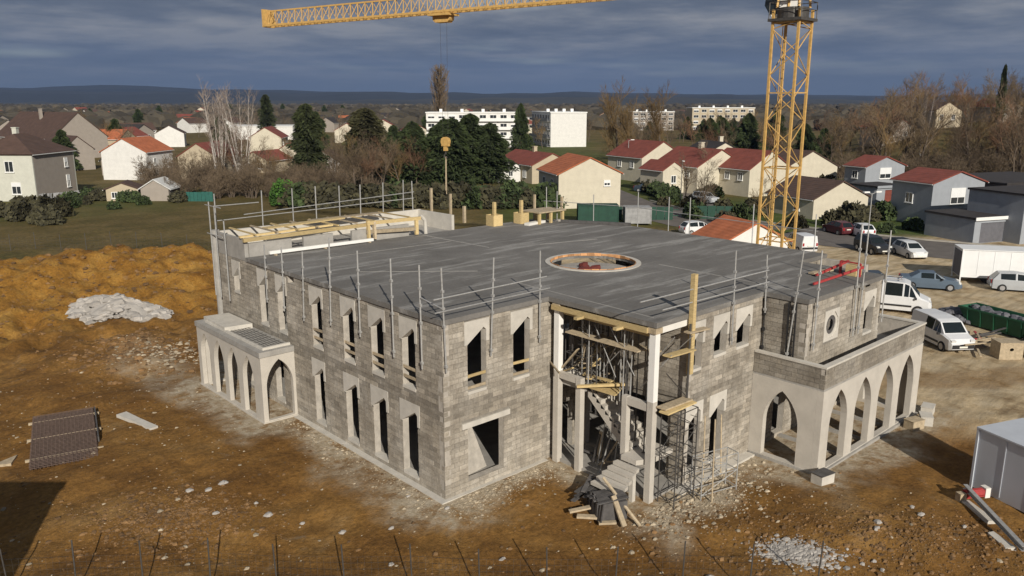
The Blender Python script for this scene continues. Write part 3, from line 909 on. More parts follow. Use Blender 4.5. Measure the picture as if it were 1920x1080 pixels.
# footing strip along the left and front walls
mb = MB(); mb.box(-0.30, -0.004, -0.2, 11.6, -0.3, 0.04); mb.box(-0.004, 5.4, -0.2, -0.004, -0.3, 0.03)
mb.build('footing', M['precast'], B)
mb = MB(); mb.box(7.0, 12.3, -5.95, -5.504, -0.3, 0.10); mb.build('footing', M['precast'], B)

# ---- raised rear block with formwork on top
def para2(x0, x1, y0, y1, z1, m='raw'):
    mb = MB(); mb.box(x0, x1, y0, y1, 7.0, z1); return mb.build('parapet', M[m], B)
mb = MB(); mb.box(0.02, 13.68, 16.40, 20.18, TOP + 0.002, 7.12); mb.build('roof_slab', M['raw'], B)
para2(0.0, 13.7, 20.0, 20.2, 8.12, 'precast'); para2(0.0, 0.2, 16.5, 19.998, 8.1)
para2(13.5, 13.7, 16.5, 19.998, 8.1, 'precast')
# low wall toward the slab: piers with gaps
for (x0, x1) in ((0.21, 2.6), (3.3, 5.1), (6.3, 7.5), (7.9, 10.2)):
    mb = MB(); mb.box(x0, x1, 16.42, 16.58, 7.122, 7.9); mb.build('pier_wall', M['raw'], B)
mb = MB(); mb.tube((0.02, 20.1, 3.5), (0.02, 20.1, 8.2), 0.22, 14); mb.build('corner_column', M['raw'], B)
def timber_beam(p, q, w=0.14, h=0.2, m='timber'):
    mb = MB(); mb.bar(p, q, w, h, tone=random.random()); return mb.build('formwork_beam', M[m], B)
timber_beam((-0.1, 16.35, 8.1), (7.4, 16.42, 8.15)); timber_beam((-0.1, 16.75, 8.22), (5.3, 16.8, 8.3), 0.2, 0.1)
timber_beam((7.2, 16.3, 8.25), (10.9, 16.2, 8.2)); timber_beam((7.2, 16.3, 7.75), (10.6, 16.2, 7.6), m='oldtimber')
timber_beam((2.0, 18.2, 8.3), (7.0, 18.6, 8.35), 0.6, 0.06); timber_beam((5.2, 19.2, 8.3), (10.0, 19.3, 8.3), 0.5, 0.06, 'oldtimber')
timber_beam((7.3, 16.25, 7.3), (7.3, 16.3, 8.4)); timber_beam((7.7, 16.25, 7.3), (7.7, 16.3, 8.3), m='oldtimber'); timber_beam((10.6, 16.2, 7.25), (10.6, 16.2, 8.1))
for k in range(9):
    x = 0.6 + k * 1.2
    timber_beam((x, 16.3, 8.32), (x + 0.15, 19.9, 8.26), 0.09, 0.07, 'oldtimber' if k % 2 else 'timber')
pw = MB()
for (a, b_) in (((11.0, 16.4, 8.3), (11.15, 16.4, 8.25)),):
    pw.tube(a, b_, 0.11, 10)
pw.tube((11.15, 16.4, 8.25), (11.35, 16.35, 8.0), 0.11, 10); pw.tube((11.35, 16.35, 8.0), (11.35, 16.3, 7.2), 0.11, 10)
pw.build('vent_pipe', M['precast'], B)
# low cross walls on the earth floor of the right portico
for x in (15.1, 17.4, 19.7):
    mb = MB(); mb.box(x - .12, x + .12, -8.38, -5.52, -0.2, 0.10); mb.build('footing', M['raw'], B)
M['dustbit'] = mat('dusty_rubble', (0.36, 0.30, 0.215), 0.95, 0.2, 2, 0.3, 12, tone=0.35)
M['chalk'] = mat('chalk_rubble', (0.37, 0.345, 0.315), 0.95, 0.15, 2, 0.3, 12, tone=0.25)
# ================================================================ tubes, rails and scaffolding on the building
def tube_thing(name, p, q, r, label, cat, group, m='galv', n=6):
    p, q = Vector(p), Vector(q)
    mb = MB(); mb.tube(Vector((0, 0, 0)), q - p, r, n, tone=random.random())
    o = mb.build(name, M[m]); o.location = p
    return tag(o, label, cat, group) if group else tag(o, label, cat)
rail_group = 'guard rail posts and rails round the roof slab'
def post(p, q, label, r=0.034, coupler=True):
    o = thing('guard_post', label, 'post', p, group='upright tubes fixed to the outside of the walls')
    d = Vector(q) - Vector(p)
    mb = MB(); mb.tube((0, 0, 0), d, r, 7, tone=random.random()); mb.build('tube', M['galv'], o)
    for t in ((0.06, 0.45, 0.62, 0.78) if coupler else ()):
        mb = MB(); mb.obox(d * t, Vector((0.05, 0, 0)), Vector((0, 0.055, 0)), Vector((0, 0, 0.05)))
        mb.build('coupler', M['galv'], o)
    return o
left_posts = [((-.14, 10.3, 5.1), (-.14, 10.07, 8.4)), ((-.14, 7.85, 5.4), (-.14, 7.61, 9.3)), ((-.14, 5.44, 5.4), (-.14, 5.39, 9.07)),
              ((-.14, 2.99, 5.1), (-.14, 3.0, 9.09)), ((-.14, 1.1, 5.08), (-.14, 1.13, 9.12)), ((-.14, 12.2, 5.2), (-.14, 12.1, 8.3)), ((-.14, 14.0, 5.3), (-.14, 13.9, 8.2))]
lab = ['third last before the far end', 'beside the fourth window', 'beside the third window', 'beside the second window', 'beside the first window near the front corner', 'second last before the far end', 'nearest the raised far end']
for (p, q), w in zip(left_posts, lab):
    post(p, q, 'galvanised tube upright on the shaded left wall, ' + w)
for (p, q), w in zip([((0.06, -.14, 5.2), (-0.09, -.14, 9.2)), ((2.25, -.14, 5.38), (2.42, -.14, 9.24)), ((4.89, -.14, 5.4), (4.88, -.14, 9.2))], ['at the near corner', 'between the two upper windows', 'close to the porch column']):
    post(p, q, 'galvanised tube upright on the sunlit front wall, ' + w)
for (p, q), w in zip([((10.38, -5.65, 5.4), (10.27, -5.65, 9.28)), ((12.81, -5.65, 6.3), (12.65, -5.65, 8.8))], ['between two pointed windows', 'at its inner corner']):
    post(p, q, 'galvanised tube upright on the projecting front wall, ' + w)
for (p, q), w in zip([((12.76, -6.8, 4.5), (12.72, -7.2, 9.2)), ((13.3, -7.66, 5.0), (13.34, -7.66, 9.17)), ((16.9, -7.66, 4.9), (16.75, -7.66, 9.9)), ((17.4, -7.66, 4.9), (17.45, -7.66, 9.5)),
                      ((19.8, -7.66, 5.0), (19.8, -7.66, 9.3))],
                     ['leaning beside the ladder', 'left of the round window', 'taller one right of the round window', 'shorter one right of the round window', 'at the far right corner']):
    post(p, q, 'tube upright on the wall above the right portico, ' + w)
for k, (x, y, z0, z1) in enumerate([(22.98, -2.5, 7.0, 9.2), (22.98, 1.2, 7.0, 9.4), (22.98, 5.45, 7.0, 9.4), (22.98, 7.0, 7.0, 9.3), (22.98, 9.4, 7.0, 9.4), (21.9, 12.2, 7.0, 9.1), (20.95, 14.6, 7.2, 9.2), (20.95, 15.6, 7.2, 9.4)]):
    post((x, y, z0), (x, y + 0.03, z1), 'thin tube upright on the far right edge of the roof slab', 0.03, False)
for k, x in enumerate((2.85, 4.75, 6.25, 7.83, 9.3, 10.95, 12.5, 13.27)):
    post((x, 20.26, 7.5), (x + random.uniform(-.06, .06), 20.26, 10.02 + random.uniform(-.08, .12)), 'thin tube upright on the far wall behind the timber formwork', 0.034, False)
def rail(p, q, label, r=0.026):
    return tube_thing('guard_rail', p, q, r, label, 'guard rail', 'horizontal tubes of the roof guard rails')
rail((-0.5, -.19, 8.08), (5.2, -.19, 8.11), 'upper horizontal tube above the sunlit front wall')
rail((-0.45, -.19, 7.58), (5.4, -.19, 7.6), 'lower horizontal tube above the sunlit front wall')
rail((4.3, -5.70, 8.21), (12.8, -5.70, 8.14), 'upper horizontal tube above the projecting front wall')
rail((5.6, -5.70, 7.70), (12.9, -5.70, 7.63), 'lower horizontal tube above the projecting front wall')
rail((-.19, 1.0, 7.9), (-.19, -0.3, 7.72), 'short sloping tube at the near roof corner')
rail((1.8, 20.31, 8.85), (13.4, 20.31, 9.25), 'upper tube of the rail on the far wall behind the formwork')
rail((0.2, 20.31, 8.65), (13.4, 20.31, 8.85), 'lower tube of the rail on the far wall behind the formwork')
rail((21.2, 16.2, 8.4), (23.03, 9.2, 8.45), 'upper tube of the rail on the far right roof edge', 0.022)
rail((23.03, 9.3, 8.4), (23.03, -2.6, 8.3), 'long tube of the rail on the right roof edge', 0.022)
# scaffold tower at the far left corner
sc = thing('tube_scaffold', 'pale tube scaffold standing at the far left corner of the building', 'scaffold', (-0.22, 19.2, 0))
for (x, y, h) in ((0, 0.2, 9.6), (0, 0.9, 9.75), (0.5, 1.3, 10.1), (0.0, -0.9, 8.9)):
    mb = MB(); mb.tube((x, y, 4.6), (x, y, h), 0.036, 7); mb.build('upright', M['galv'], sc)
for z in (8.0, 9.55):
    mb = MB(); mb.tube((0, -0.6, z), (0, 1.4, z), 0.03, 6); mb.build('ledger', M['galv'], sc)
mb = MB(); mb.tube((0, 0, 9.6), (2.6, 0.4, 9.55), 0.03, 6); mb.build('ledger', M['galv'], sc)
# short timber posts standing on the slab behind the roof
for k, (x, y, z0, z1, w, lb) in enumerate([(14.5, 19.9, 6.6, 9.45, 0.14, 'tall pale timber post behind the slab near the vent pipe'), (16.1, 19.9, 6.4, 8.95, 0.14, 'second pale timber post behind the slab'),
                                   (15.9, 18.2, 7.2, 8.3, 0.17, 'short thick timber post right of the pale posts'), (20.3, 16.1, 7.2, 8.9, 0.13, 'timber post by the formwork table at the far corner'),
                                   (22.0, 15.2, 7.2, 8.7, 0.13, 'timber post right of the formwork table at the far corner'), (7.5, -5.68, 4.84, 8.75, 0.19, 'tall yellow timber leaning on the projecting front wall beside the porch')]):
    mb = MB(); mb.box(-w / 2, w / 2, -w / 2, w / 2, 0, z1 - z0)
    o = mb.build('timber_post', M['oldtimber' if k != 5 else 'timber']); o.location = (x, y, z0)
    tag(o, lb, 'timber post', 'timber posts on and behind the roof')
# small formwork boxes and tables on the far edge
for (x, y, s, lb) in ((16.6, 16.0, 0.75, 'yellow formwork box with a post in its middle on the far roof edge'), (18.6, 15.6, 0.7, 'pale formwork box by the low table on the far roof edge')):
    o = thing('formwork_box', lb, 'formwork', (x, y, 7.2), group='formwork boxes on the far roof edge')
    for (dx, dy, ax, ay) in ((0, -s / 2, s / 2, 0.02), (0, s / 2, s / 2, 0.02), (-s / 2, 0, 0.02, s / 2 - 0.03), (s / 2, 0, 0.02, s / 2 - 0.03)):
        mb = MB(); mb.box(dx - ax, dx + ax, dy - ay, dy + ay, 0, 0.7, 0, random.random()); mb.build('board', M['timber'], o)
    mb = MB(); mb.box(-0.09, 0.09, -0.09, 0.09, 0.0, 1.5); mb.build('post', M['timber'], o)
o = thing('formwork_table', 'low formwork table with pale boards at the far right roof corner', 'formwork', (20.0, 15.0, 7.2))
mb = MB(); mb.box(-1.1, 1.4, -0.8, 0.9, 0.72, 0.80); mb.build('table_top', M['oldtimber'], o)
for dx in (-0.95, 0.1, 1.2):
    for dy in (-0.65, 0.75):
        mb = MB(); mb.box(dx - 0.08, dx + 0.08, dy - 0.08, dy + 0.08, 0, 0.718); mb.build('leg', M['timber'], o)
mb = MB(); mb.box(-0.2, 0.2, -0.9, 0.9, 0, 0.16); o = mb.build('white_board', M['white']); o.location = (18.9, 14.6, 7.21); o.rotation_euler.z = -1.4
tag(o, 'short white board lying on the slab by the formwork boxes', 'board')
# long white board and its supports on the slab
o = tag(MB().build('beam', M['white']) if False else thing('white_beam', 'long white beam lying on the slab before the timber formwork', 'beam', (1.1, 16.0, 7.205)), 'long white beam lying on the slab before the timber formwork', 'beam')
mb = MB(); mb.bar((0, 0, 0.16), (6.3, 0.0, 0.13), 0.16, 0.16); mb.build('board', M['whitecol'], o)
for x in (0.3, 3.2, 6.0):
    mb = MB(); mb.box(x - 0.05, x + 0.05, -0.2, 0.2, 0, 0.06); mb.build('batten', M['oldtimber'], o)
# dark strip along the cut corner
mb = MB(); mb.bar((20.7, 14.0, 7.30), (22.9, 9.9, 7.30), 0.2, 0.18); o = mb.build('edge_board', M['ply'])
tag(o, 'dark edge board along the far right corner of the slab', 'edge board')
# red guard frame on the upper right corner
o = thing('red_guard_frame', 'red barrier beams standing on the roof at its right corner', 'barrier', (15.2, -6.5, 7.2))
for (p, q) in (((0, 0, 0.12), (3.7, -0.5, 0.42)), ((1.9, 0.85, 0.10), (4.7, 0.7, 0.4))):
    mb = MB(); mb.bar(p, q, 0.08, 0.10); mb.build('beam', M['red'], o)
for (x, y) in ((3.4, -0.45), (3.5, 0.5)):
    mb = MB(); mb.box(x - 0.05, x + 0.05, y - 0.05, y + 0.05, 0, 0.6); mb.build('post', M['red'], o)
mb = MB(); mb.bar((3.4, -0.45, 0.6), (3.5, 0.5, 0.6), 0.06); mb.build('cross_bar', M['red'], o)
mb = MB(); mb.box(-0.3, 0.3, -0.25, 0.25, 0, 0.5); o = mb.build('formwork_box', M['timber']); o.location = (18.75, -6.6, 7.21)
tag(o, 'small pale wooden box beside the red barrier beams', 'box')
mb = MB(); mb.bar((0, 0, 0.08), (1.5, -0.2, 0.08), 0.3, 0.08); o = mb.build('plank', M['oldtimber']); o.location = (17.3, -5.3, 7.21)
tag(o, 'pale plank lying behind the red barrier beams', 'plank')
# ladder on the return wall
o = thing('ladder', 'dark ladder hanging upright on the brown return wall above the right portico', 'ladder', (12.8, -6.9, 4.6))
for dy in (-0.16, 0.16):
    mb = MB(); mb.bar((0, dy, 0), (0, dy + 0.02, 2.35), 0.06, 0.06, up=(0, 1, 0)); mb.build('rail', M['black'], o)
for k in range(8):
    mb = MB(); mb.tube((0, -0.16, 0.18 + k * 0.28), (0, 0.16, 0.18 + k * 0.28), 0.02, 6); mb.build('rung', M['black'], o)
o = thing('cable_run', 'dark cable clipped down the inner corner of the return wall', 'cable', (12.84, -5.62, 4.4))
mb = MB(); mb.tube((0, 0, 0), (0.0, -0.0, 2.5), 0.025, 6); mb.build('cable', M['black'], o)
for z in (0.3, 1.1, 1.8, 2.4):
    mb = MB(); mb.box(-0.05, 0.05, -0.05, 0.05, z, z + 0.14); mb.build('clip', M['black'], o)

# ================================================================ the porch: formwork, props, planks
def plank(p, q, w, h, label, m='timber', name='plank', group='planks of the porch formwork'):
    p, q = Vector(p), Vector(q)
    mb = MB(); mb.bar((0, 0, 0), q - p, w, h, tone=random.random())
    o = mb.build(name, M[m]); o.location = p
    return tag(o, label, 'plank', group)
plank((5.42, -0.3, 6.83), (5.42, -5.2, 6.86), 0.09, 0.2, 'long yellow formwork beam under the slab edge over the porch', name='formwork_beam')
plank((5.72, -0.75, 6.62), (5.72, -5.1, 6.62), 0.10, 0.12, 'second formwork beam just inside the slab edge over the porch', name='formwork_beam')
plank((5.0, -2.0, 6.74), (6.9, -2.05, 6.74), 0.18, 0.10, 'short cross timber sticking out under the slab, left one')
plank((5.0, -4.0, 6.74), (6.9, -4.05, 6.74), 0.18, 0.10, 'short cross timber sticking out under the slab, right one')
for k, y in enumerate((-0.9, -2.9, -4.8)):
    plank((5.75, y, 6.93), (7.5, y, 6.93), 0.08, 0.14, 'joist on edge under the porch slab', 'oldtimber', 'joist')
plank((5.8, -0.9, 5.85), (5.85, -4.6, 5.85), 0.42, 0.05, 'wide brown scaffold plank high inside the porch', 'oldtimber')
plank((6.35, -1.0, 5.78), (6.4, -5.0, 5.78), 0.42, 0.05, 'second wide scaffold plank high inside the porch', 'oldtimber')
plank((5.85, -5.78, 5.92), (7.45, -5.78, 5.86), 0.36, 0.05, 'yellow scaffold plank between the white column and the projecting wall')
plank((5.7, -5.75, 3.92), (7.4, -5.75, 3.88), 0.42, 0.06, 'brown plank stack beside the white column at first floor height, upper plank', 'oldtimber')
plank((5.6, -5.95, 3.82), (7.45, -5.9, 3.80), 0.42, 0.06, 'brown plank stack beside the white column at first floor height, lower plank')
plank((7.15, -5.72, 6.55), (8.4, -5.74, 6.50), 0.30, 0.06, 'small ledge board nailed across the yellow timber', 'oldtimber')
plank((5.3, -1.9, 3.85), (6.3, -3.6, 4.15), 0.14, 0.10, 'yellow timber lying slanted over the first floor landing')
for k in range(6):
    plank((5.75 + k * 0.22, -2.0, 3.78), (5.8 + k * 0.22, -3.5 + k * 0.1, 3.80), 0.18, 0.05, 'yellow board of the landing deck beside the stair head')
plank((5.2, -1.0, 4.2), (5.7, 0.1, 4.35), 0.06, 0.06, 'thin pole resting on the low beam beside the left white column', 'oldtimber')
mb = MB(); 
rr = random.Random(4)
for k in range(14):
    mb.lump((rr.uniform(5.9, 6.6), rr.uniform(-1.3, -0.3), 3.76 + rr.uniform(0, .15)), .16, .14, .12, rr)
o = mb.build('broken_blocks', M['precast']); stuff(o); tag(o, 'heap of pale broken block bits on the first floor landing', 'rubble')
rg = random.Random(31)
for k in range(16):
    x, y, z = rg.uniform(5.75, 7.4), rg.uniform(-1.6, -0.2), 3.76 + rg.uniform(0, .5)
    plank((x, y, z), (x + rg.uniform(-.5, .5), y - rg.uniform(.5, 1.6), z + rg.uniform(-.03, 1.2)), rg.choice((.06, .1, .18)), .05, 'loose board or batten stacked on the first floor landing of the porch', 'oldtimber' if k % 3 else 'timber', 'plank', 'loose boards on the porch landing')
for k in range(12):
    x, y = rg.uniform(5.8, 7.4), rg.uniform(-3.2, -0.6)
    plank((x, y, 0.14 + k * .03), (x + rg.uniform(-.4, .6), y + rg.uniform(-.9, .9), 0.2 + rg.uniform(0, 1.6)), rg.choice((.06, .1, .2)), .05, 'loose board lying or leaning in the dark under the stair', 'oldtimber' if k % 2 else 'ply', 'plank', 'loose boards under the stair')
# steel props
def prop(x, y, z0, z1, lean=(0, 0), label='thin steel prop standing under the porch formwork', m='galv'):
    o = thing('steel_prop', label, 'prop', (x, y, z0), group='steel props in the porch')
    h = z1 - z0
    top = Vector((lean[0], lean[1], h))
    mb = MB(); mb.tube((0, 0, 0.01), top * 0.55, 0.032, 6); mb.build('outer_tube', M[m], o)
    mb = MB(); mb.tube(top * 0.55, top, 0.022, 6); mb.build('inner_tube', M[m], o)
    mb = MB(); mb.box(-0.07, 0.07, -0.07, 0.07, 0, 0.012); mb.build('base_plate', M[m], o)
    return o
for (x, y, m) in ((5.72, -2.1, 'galv'), (5.72, -3.9, 'galv'), (6.3, -1.6, 'darksteel'), (6.5, -2.4, 'darksteel'), (6.4, -3.2, 'galv'), (6.9, -1.2, 'darksteel'), (6.8, -2.0, 'galv'), (7.1, -3.0, 'darksteel'), (6.2, -4.2, 'darksteel'), (6.7, -4.7, 'darksteel'), (7.2, -4.3, 'galv'), (6.0, -4.8, 'darksteel')):
    prop(x, y, 3.75 if y > -3.0 else (2.6 if y > -3.5 else 1.75), 6.86 if x < 5.8 else 6.84, m=m)
for (x, y, z1, l) in ((6.0, -2.6, 2.7, (0.4, -0.5)), (6.3, -2.2, 2.6, (0.3, -0.2)), (6.5, -3.3, 1.9, (0.25, -0.4)), (6.9, -2.6, 2.5, (0.1, -0.2)), (6.2, -1.2, 3.4, (0.1, 0.2))):
    prop(x, y, 0.14, z1, l, 'steel prop leaning in the dark under the stair', 'galv')
rg = random.Random(8)
for k in range(16):
    x, y = rg.uniform(5.9, 7.3), rg.uniform(-5.1, -0.6)
    prop(x, y, 3.75 if y > -1.9 else (2.6 if y > -3.4 else 1.75), 6.84, (rg.uniform(-.06, .06), rg.uniform(-.06, .06)), 'thin steel prop standing under the porch formwork', 'galv' if k % 2 else 'darksteel')
for k in range(10):
    x, y = rg.uniform(5.9, 7.2), rg.uniform(-4.6, -1.0)
    tube_thing('brace_tube', (x, y, rg.uniform(4.2, 5.2)), (x + rg.uniform(-.3, .3), y + rg.choice((-1, 1)) * rg.uniform(.9, 1.6), rg.uniform(5.6, 6.7)), 0.018, 'thin brace tube slanting between the steel props of the porch', 'tube', 'brace tubes in the porch', 'galv')
# scaffold frames in front of the porch end
def scaffold(name, label, loc, rz, W, D, levels, m, hh=1.9):
    o = thing(name, label, 'scaffold', loc, rz)
    n = len(levels)
    ztop = levels[-1]
    for x in (0, W):
        for y in (0, D):
            mb = MB(); mb.tube((x, y, 0), (x, y, ztop), 0.026, 6); mb.build('upright', M[m], o)
    for i, z in enumerate(levels):
        for y in (0, D):
            mb = MB(); mb.tube((0, y, z), (W, y, z), 0.019, 6); mb.build('ledger', M[m], o)
            if i:
                z0 = levels[i - 1]
                a, b = ((0, y, z0), (W, y, z)) if i % 2 else ((W, y, z0), (0, y, z))
                mb = MB(); mb.tube(a, b, 0.015, 6); mb.build('brace', M[m], o)
        for x in (0, W):
            mb = MB(); mb.tube((x, 0, z), (x, D, z), 0.019, 6); mb.build('transom', M[m], o)
    for x in (0, W):
        for k in range(int(ztop / 0.35)):
            mb = MB(); mb.tube((x, 0, 0.2 + k * 0.35), (x, D * 0.42, 0.2 + k * 0.35), 0.012, 5); mb.build('rung', M[m], o)
    return o
scaffold('scaffold_tower', 'dark scaffold tower beside the white corner column of the porch', (5.95, -6.35, 0.0), 0.0, 1.25, 0.75, [0.3, 1.2, 2.1, 3.0, 3.75], 'darksteel')
tube_thing('pole', (7.35, -5.72, 3.9), (7.35, -5.72, 6.85), 0.045, 'thick dark upright between the white column and the yellow leaning timber', 'pole', None, 'darksteel')
tube_thing('pole', (6.0, -5.70, 5.2), (7.3, -5.70, 4.0), 0.02, 'thin dark brace between the white column and the dark upright', 'pole', None, 'darksteel')
scaffold('scaffold_tower', 'grey scaffold tower inside the porch behind the stair', (6.0, -1.75, 3.74), 0.0, 1.3, 1.2, [0.2, 1.1, 2.0, 2.85], 'darksteel')
scaffold('trestle_frame', 'low tubular trestle standing on the rubble before the projecting wall', (7.2, -6.7, 0.02), -0.25, 1.8, 0.6, [0.2, 0.9, 1.6], 'galv')
for (p, q, lb) in (((7.35, -7.1, 0), (7.4, -7.0, 3.4), 'tall thin brown pole standing before the projecting wall'), ((8.2, -6.1, 0), (8.25, -6.0, 3.0), 'thin pale pole standing before the lower pointed window'), ((9.7, -5.95, 0.1), (9.72, -5.8, 2.6), 'thin pale pole leaning on the second lower pointed window')):
    tube_thing('pole', p, q, 0.03, lb, 'pole', 'poles standing before the projecting wall', m='oldtimber')
# stack of dark boards and formwork at the stair foot
o = thing('board_stack', 'stack of dark formwork boards at the foot of the stair', 'stack', (3.75, -4.9, 0.0), -0.45)
for k in range(9):
    mb = MB(); mb.bar((-0.55 + random.uniform(-.1, .1), -0.55 + k * 0.12, 0.78 - k * 0.02), (0.65, -0.5 + k * 0.12, 0.86), 0.1, 0.03, tone=random.random()); mb.build('board', M['ply'], o)
for k in range(7):
    mb = MB(); mb.bar((-0.5, -0.62 + k * 0.17, 0.0), (-0.42 + random.uniform(-.06, .06), -0.60 + k * 0.17, 0.78), 0.13, 0.05, up=(1, 0, 0), tone=random.random()); mb.build('upright_board', M['ply'], o)
mb = MB(); mb.box(-0.4, 0.6, -0.55, 0.5, 0.02, 0.74); mb.build('block_core', M['ply'], o)
o2 = thing('board_stack', 'loose heap of dark boards left of the stair foot', 'stack', (4.2, -3.6, 0.0), 0.3)
for k in range(12):
    a = random.uniform(-.5, .5)
    mb = MB(); mb.bar((-0.7 * math.cos(a) + random.uniform(-.2, .2), -0.5 + random.uniform(0, .8), 0.05 + k * 0.05), (0.6 * math.cos(a), -0.5 + 0.9 * random.random(), 0.09 + k * 0.055), 0.18, 0.04, tone=random.random()); mb.build('board', M['ply'], o2)
def ground_plank(p, q, w, h, label, m='oldtimber'):
    return plank(p, q, w, h, label, m, 'plank', 'planks and timbers lying at the stair foot')
ground_plank((3.55, -5.95, 0.02), (3.65, -5.3, 0.95), 0.20, 0.07, 'thick pale plank leaning upright on the dark board stack')
ground_plank((3.95, -6.35, 0.05), (4.0, -4.5, 1.25), 0.10, 0.06, 'thin pole slanting from the stair foot to the ground')
ground_plank((2.75, -4.35, 0.08), (3.35, -5.1, 0.10), 0.22, 0.08, 'short pale plank flat on the ground left of the dark stack')
ground_plank((2.6, -4.1, 0.22), (3.3, -4.5, 0.3), 0.2, 0.07, 'pale plank propped on the dark stack at its left end')
ground_plank((3.0, -5.2, 0.05), (3.5, -5.6, 0.06), 0.16, 0.08, 'stub of pale timber lying before the dark stack')
# slanted panel added for the sunlit patch inside the wide ground opening, with sticks
o = thing('sun_patch_panel', 'pale panel added for the sunlit patch inside the wide ground floor opening', 'panel', (1.35, 1.0, 0.14), 0)
mb = MB(); mb.obox((0.55, 0.15, 1.1), (0.75, 0.1, 0), (-0.004, 0.03, 0.0), (-0.28, 0.25, 1.1)); mb.build('board', M['mortar'], o)
for (p, q) in (((0.05, 0.0, 0), (-0.1, 0.0, 1.5)), ((0.5, -0.1, 0), (0.2, -0.05, 1.9))):
    mb = MB(); mb.bar(p, q, 0.05); mb.build('stick', M['ply'], o)

# ================================================================ tower crane
CR = Vector((28.93, 3.04, 0))
crane = thing('tower_crane', 'tall yellow lattice tower crane standing behind the building with its jib over the site', 'crane', CR, R(2))
S2 = 0.82
def lattice(mb, legs, z0, z1, step, r, rb):
    z = z0
    k = 0
    while z < z1 - 0.1:
        zt = min(z + step, z1)
        for i in range(4):
            a, b = legs[i], legs[(i + 1) % 4]
            zm = (z + zt) / 2
            p, q = (a, b) if (k + i) % 2 else (b, a)
            mb.tube((p[0], p[1], z), (q[0], q[1], zt), rb, 5, cap=False, tone=random.random())
        z = zt; k += 1
legs = [(-S2, -S2), (S2, -S2), (S2, S2), (-S2, S2)]
mast = bpy.data.objects.new('mast', None)
COL.objects.link(mast)
mast.parent = crane
for (x, y) in legs:
    mb = MB(); mb.box(x - 0.07, x + 0.07, y - 0.07, y + 0.07, -0.1, 20.3); mb.build('leg', M['crane'], mast)
mb = MB(); lattice(mb, legs, 0.3, 19.6, 1.35, 0, 0.030); mb.build('lattice_bars', M['crane'], mast)
mb = MB()
for z in (2.0, 6.5, 11.0, 15.5, 19.55):
    for i in range(4):
        a, b = legs[i], legs[(i + 1) % 4]
        mb.bar((a[0], a[1], z), (b[0], b[1], z), 0.07)
mb.build('cross_bars', M['crane'], mast)
mb = MB()
for z in [0.5 + 0.45 * k for k in range(42)]:
    mb.tube((-0.25, 0.45, z), (0.2, 0.45, z), 0.01, 4)
mb.tube((-0.25, 0.45, 0.2), (-0.25, 0.45, 19.5), 0.03, 5); mb.tube((0.2, 0.45, 0.2), (0.2, 0.45, 19.5), 0.03, 5)
mb.build('ladder', M['crane'], mast)
mb = MB(); mb.box(-1.05, 1.05, -1.05, 1.05, 19.62, 19.78); mb.build('platform', M['darksteel'], crane)
mb = MB()
for (x, y) in [(sx * 1.0, sy * 1.0) for sx in (-1, 1) for sy in (-1, 1)]:
    mb.tube((x, y, 19.78), (x, y, 20.7), 0.03, 5)
for z in (20.25, 20.7):
    for a, b in (((-1, -1), (1, -1)), ((1, -1), (1, 1)), ((1, 1), (-1, 1)), ((-1, 1), (-1, -1))):
        mb.tube((a[0], a[1], z), (b[0], b[1], z), 0.025, 5)
mb.build('railing', M['darksteel'], crane)
mb = MB(); mb.tube((0, 0, 19.8), (0, 0, 20.4), 0.9, 20); mb.build('slew_ring', M['darksteel'], crane)
JA = AZ + R(60)
jd = Vector((math.cos(JA), math.sin(JA), 0)); jn = Vector((-jd.y, jd.x, 0))
inv = Matrix.Rotation(-R(2), 3, 'Z')
jd, jn = inv @ jd, inv @ jn
ZB, ZT = 21.25, 22.45
jib = MB()
Lj = 43.3
zj = lambda a: 0.55 * (1 - a / 43.3)
for s in (-1, 1):
    jib.bar(jd * -1.0 + jn * (0.55 * s) + Vector((0, 0, ZB + zj(-1))), jd * Lj + jn * (0.55 * s) + Vector((0, 0, ZB)), 0.14, 0.16)
jib.bar(jd * -1.0 + Vector((0, 0, ZT + zj(-1))), jd * (Lj - 0.3) + Vector((0, 0, ZT)), 0.12, 0.12)
k, a = 0, 0.0
while a < Lj - 0.5:
    b = min(a + 0.75, Lj)
    for s in (-1, 1):
        jib.tube(jd * a + jn * (0.55 * s) + Vector((0, 0, ZB + zj(a))), jd * ((a + b) / 2) + Vector((0, 0, ZT + zj(a))), 0.03, 5, cap=False)
        jib.tube(jd * ((a + b) / 2) + Vector((0, 0, ZT + zj(a))), jd * b + jn * (0.55 * s) + Vector((0, 0, ZB + zj(b))), 0.03, 5, cap=False)
    jib.tube(jd * a - jn * 0.55 + Vector((0, 0, ZB + zj(a))), jd * a + jn * 0.55 + Vector((0, 0, ZB + zj(a))), 0.03, 5, cap=False)
    a = b
jo = jib.build('jib', M['crane'], crane)
mb = MB(); mb.obox(jd * Lj + Vector((0, 0, (ZB + ZT) / 2)), jd * 0.12, jn * 0.6, Vector((0, 0, 0.72))); mb.build('jib_end', M['crane'], jo)
cj = MB()
for s in (-1, 1):
    cj.bar(jd * -12 + jn * (0.5 * s) + Vector((0, 0, ZB)), jd * -0.9 + jn * (0.5 * s) + Vector((0, 0, ZB)), 0.14, 0.16)
    cj.bar(jd * -12 + Vector((0, 0, ZB + 0.1)), jd * -0.2 + Vector((0, 0, ZT + 4.6)), 0.06)
cj.build('counter_jib', M['crane'], crane)
mb = MB()
for i in range(4):
    q = jd * (-9.4 - 0.7 * i)
    mb.obox(q + Vector((0, 0, ZB + 0.75)), jd * 0.28, jn * 0.8, Vector((0, 0, 0.7)))
mb.build('counterweight', M['raw'], crane)
mb = MB()
for s1 in (-1, 1):
    for s2 in (-1, 1):
        mb.bar(Vector((0.7 * s1, 0.7 * s2, 20.4)), Vector((0.1 * s1, 0.1 * s2, ZT + 4.8)), 0.12)
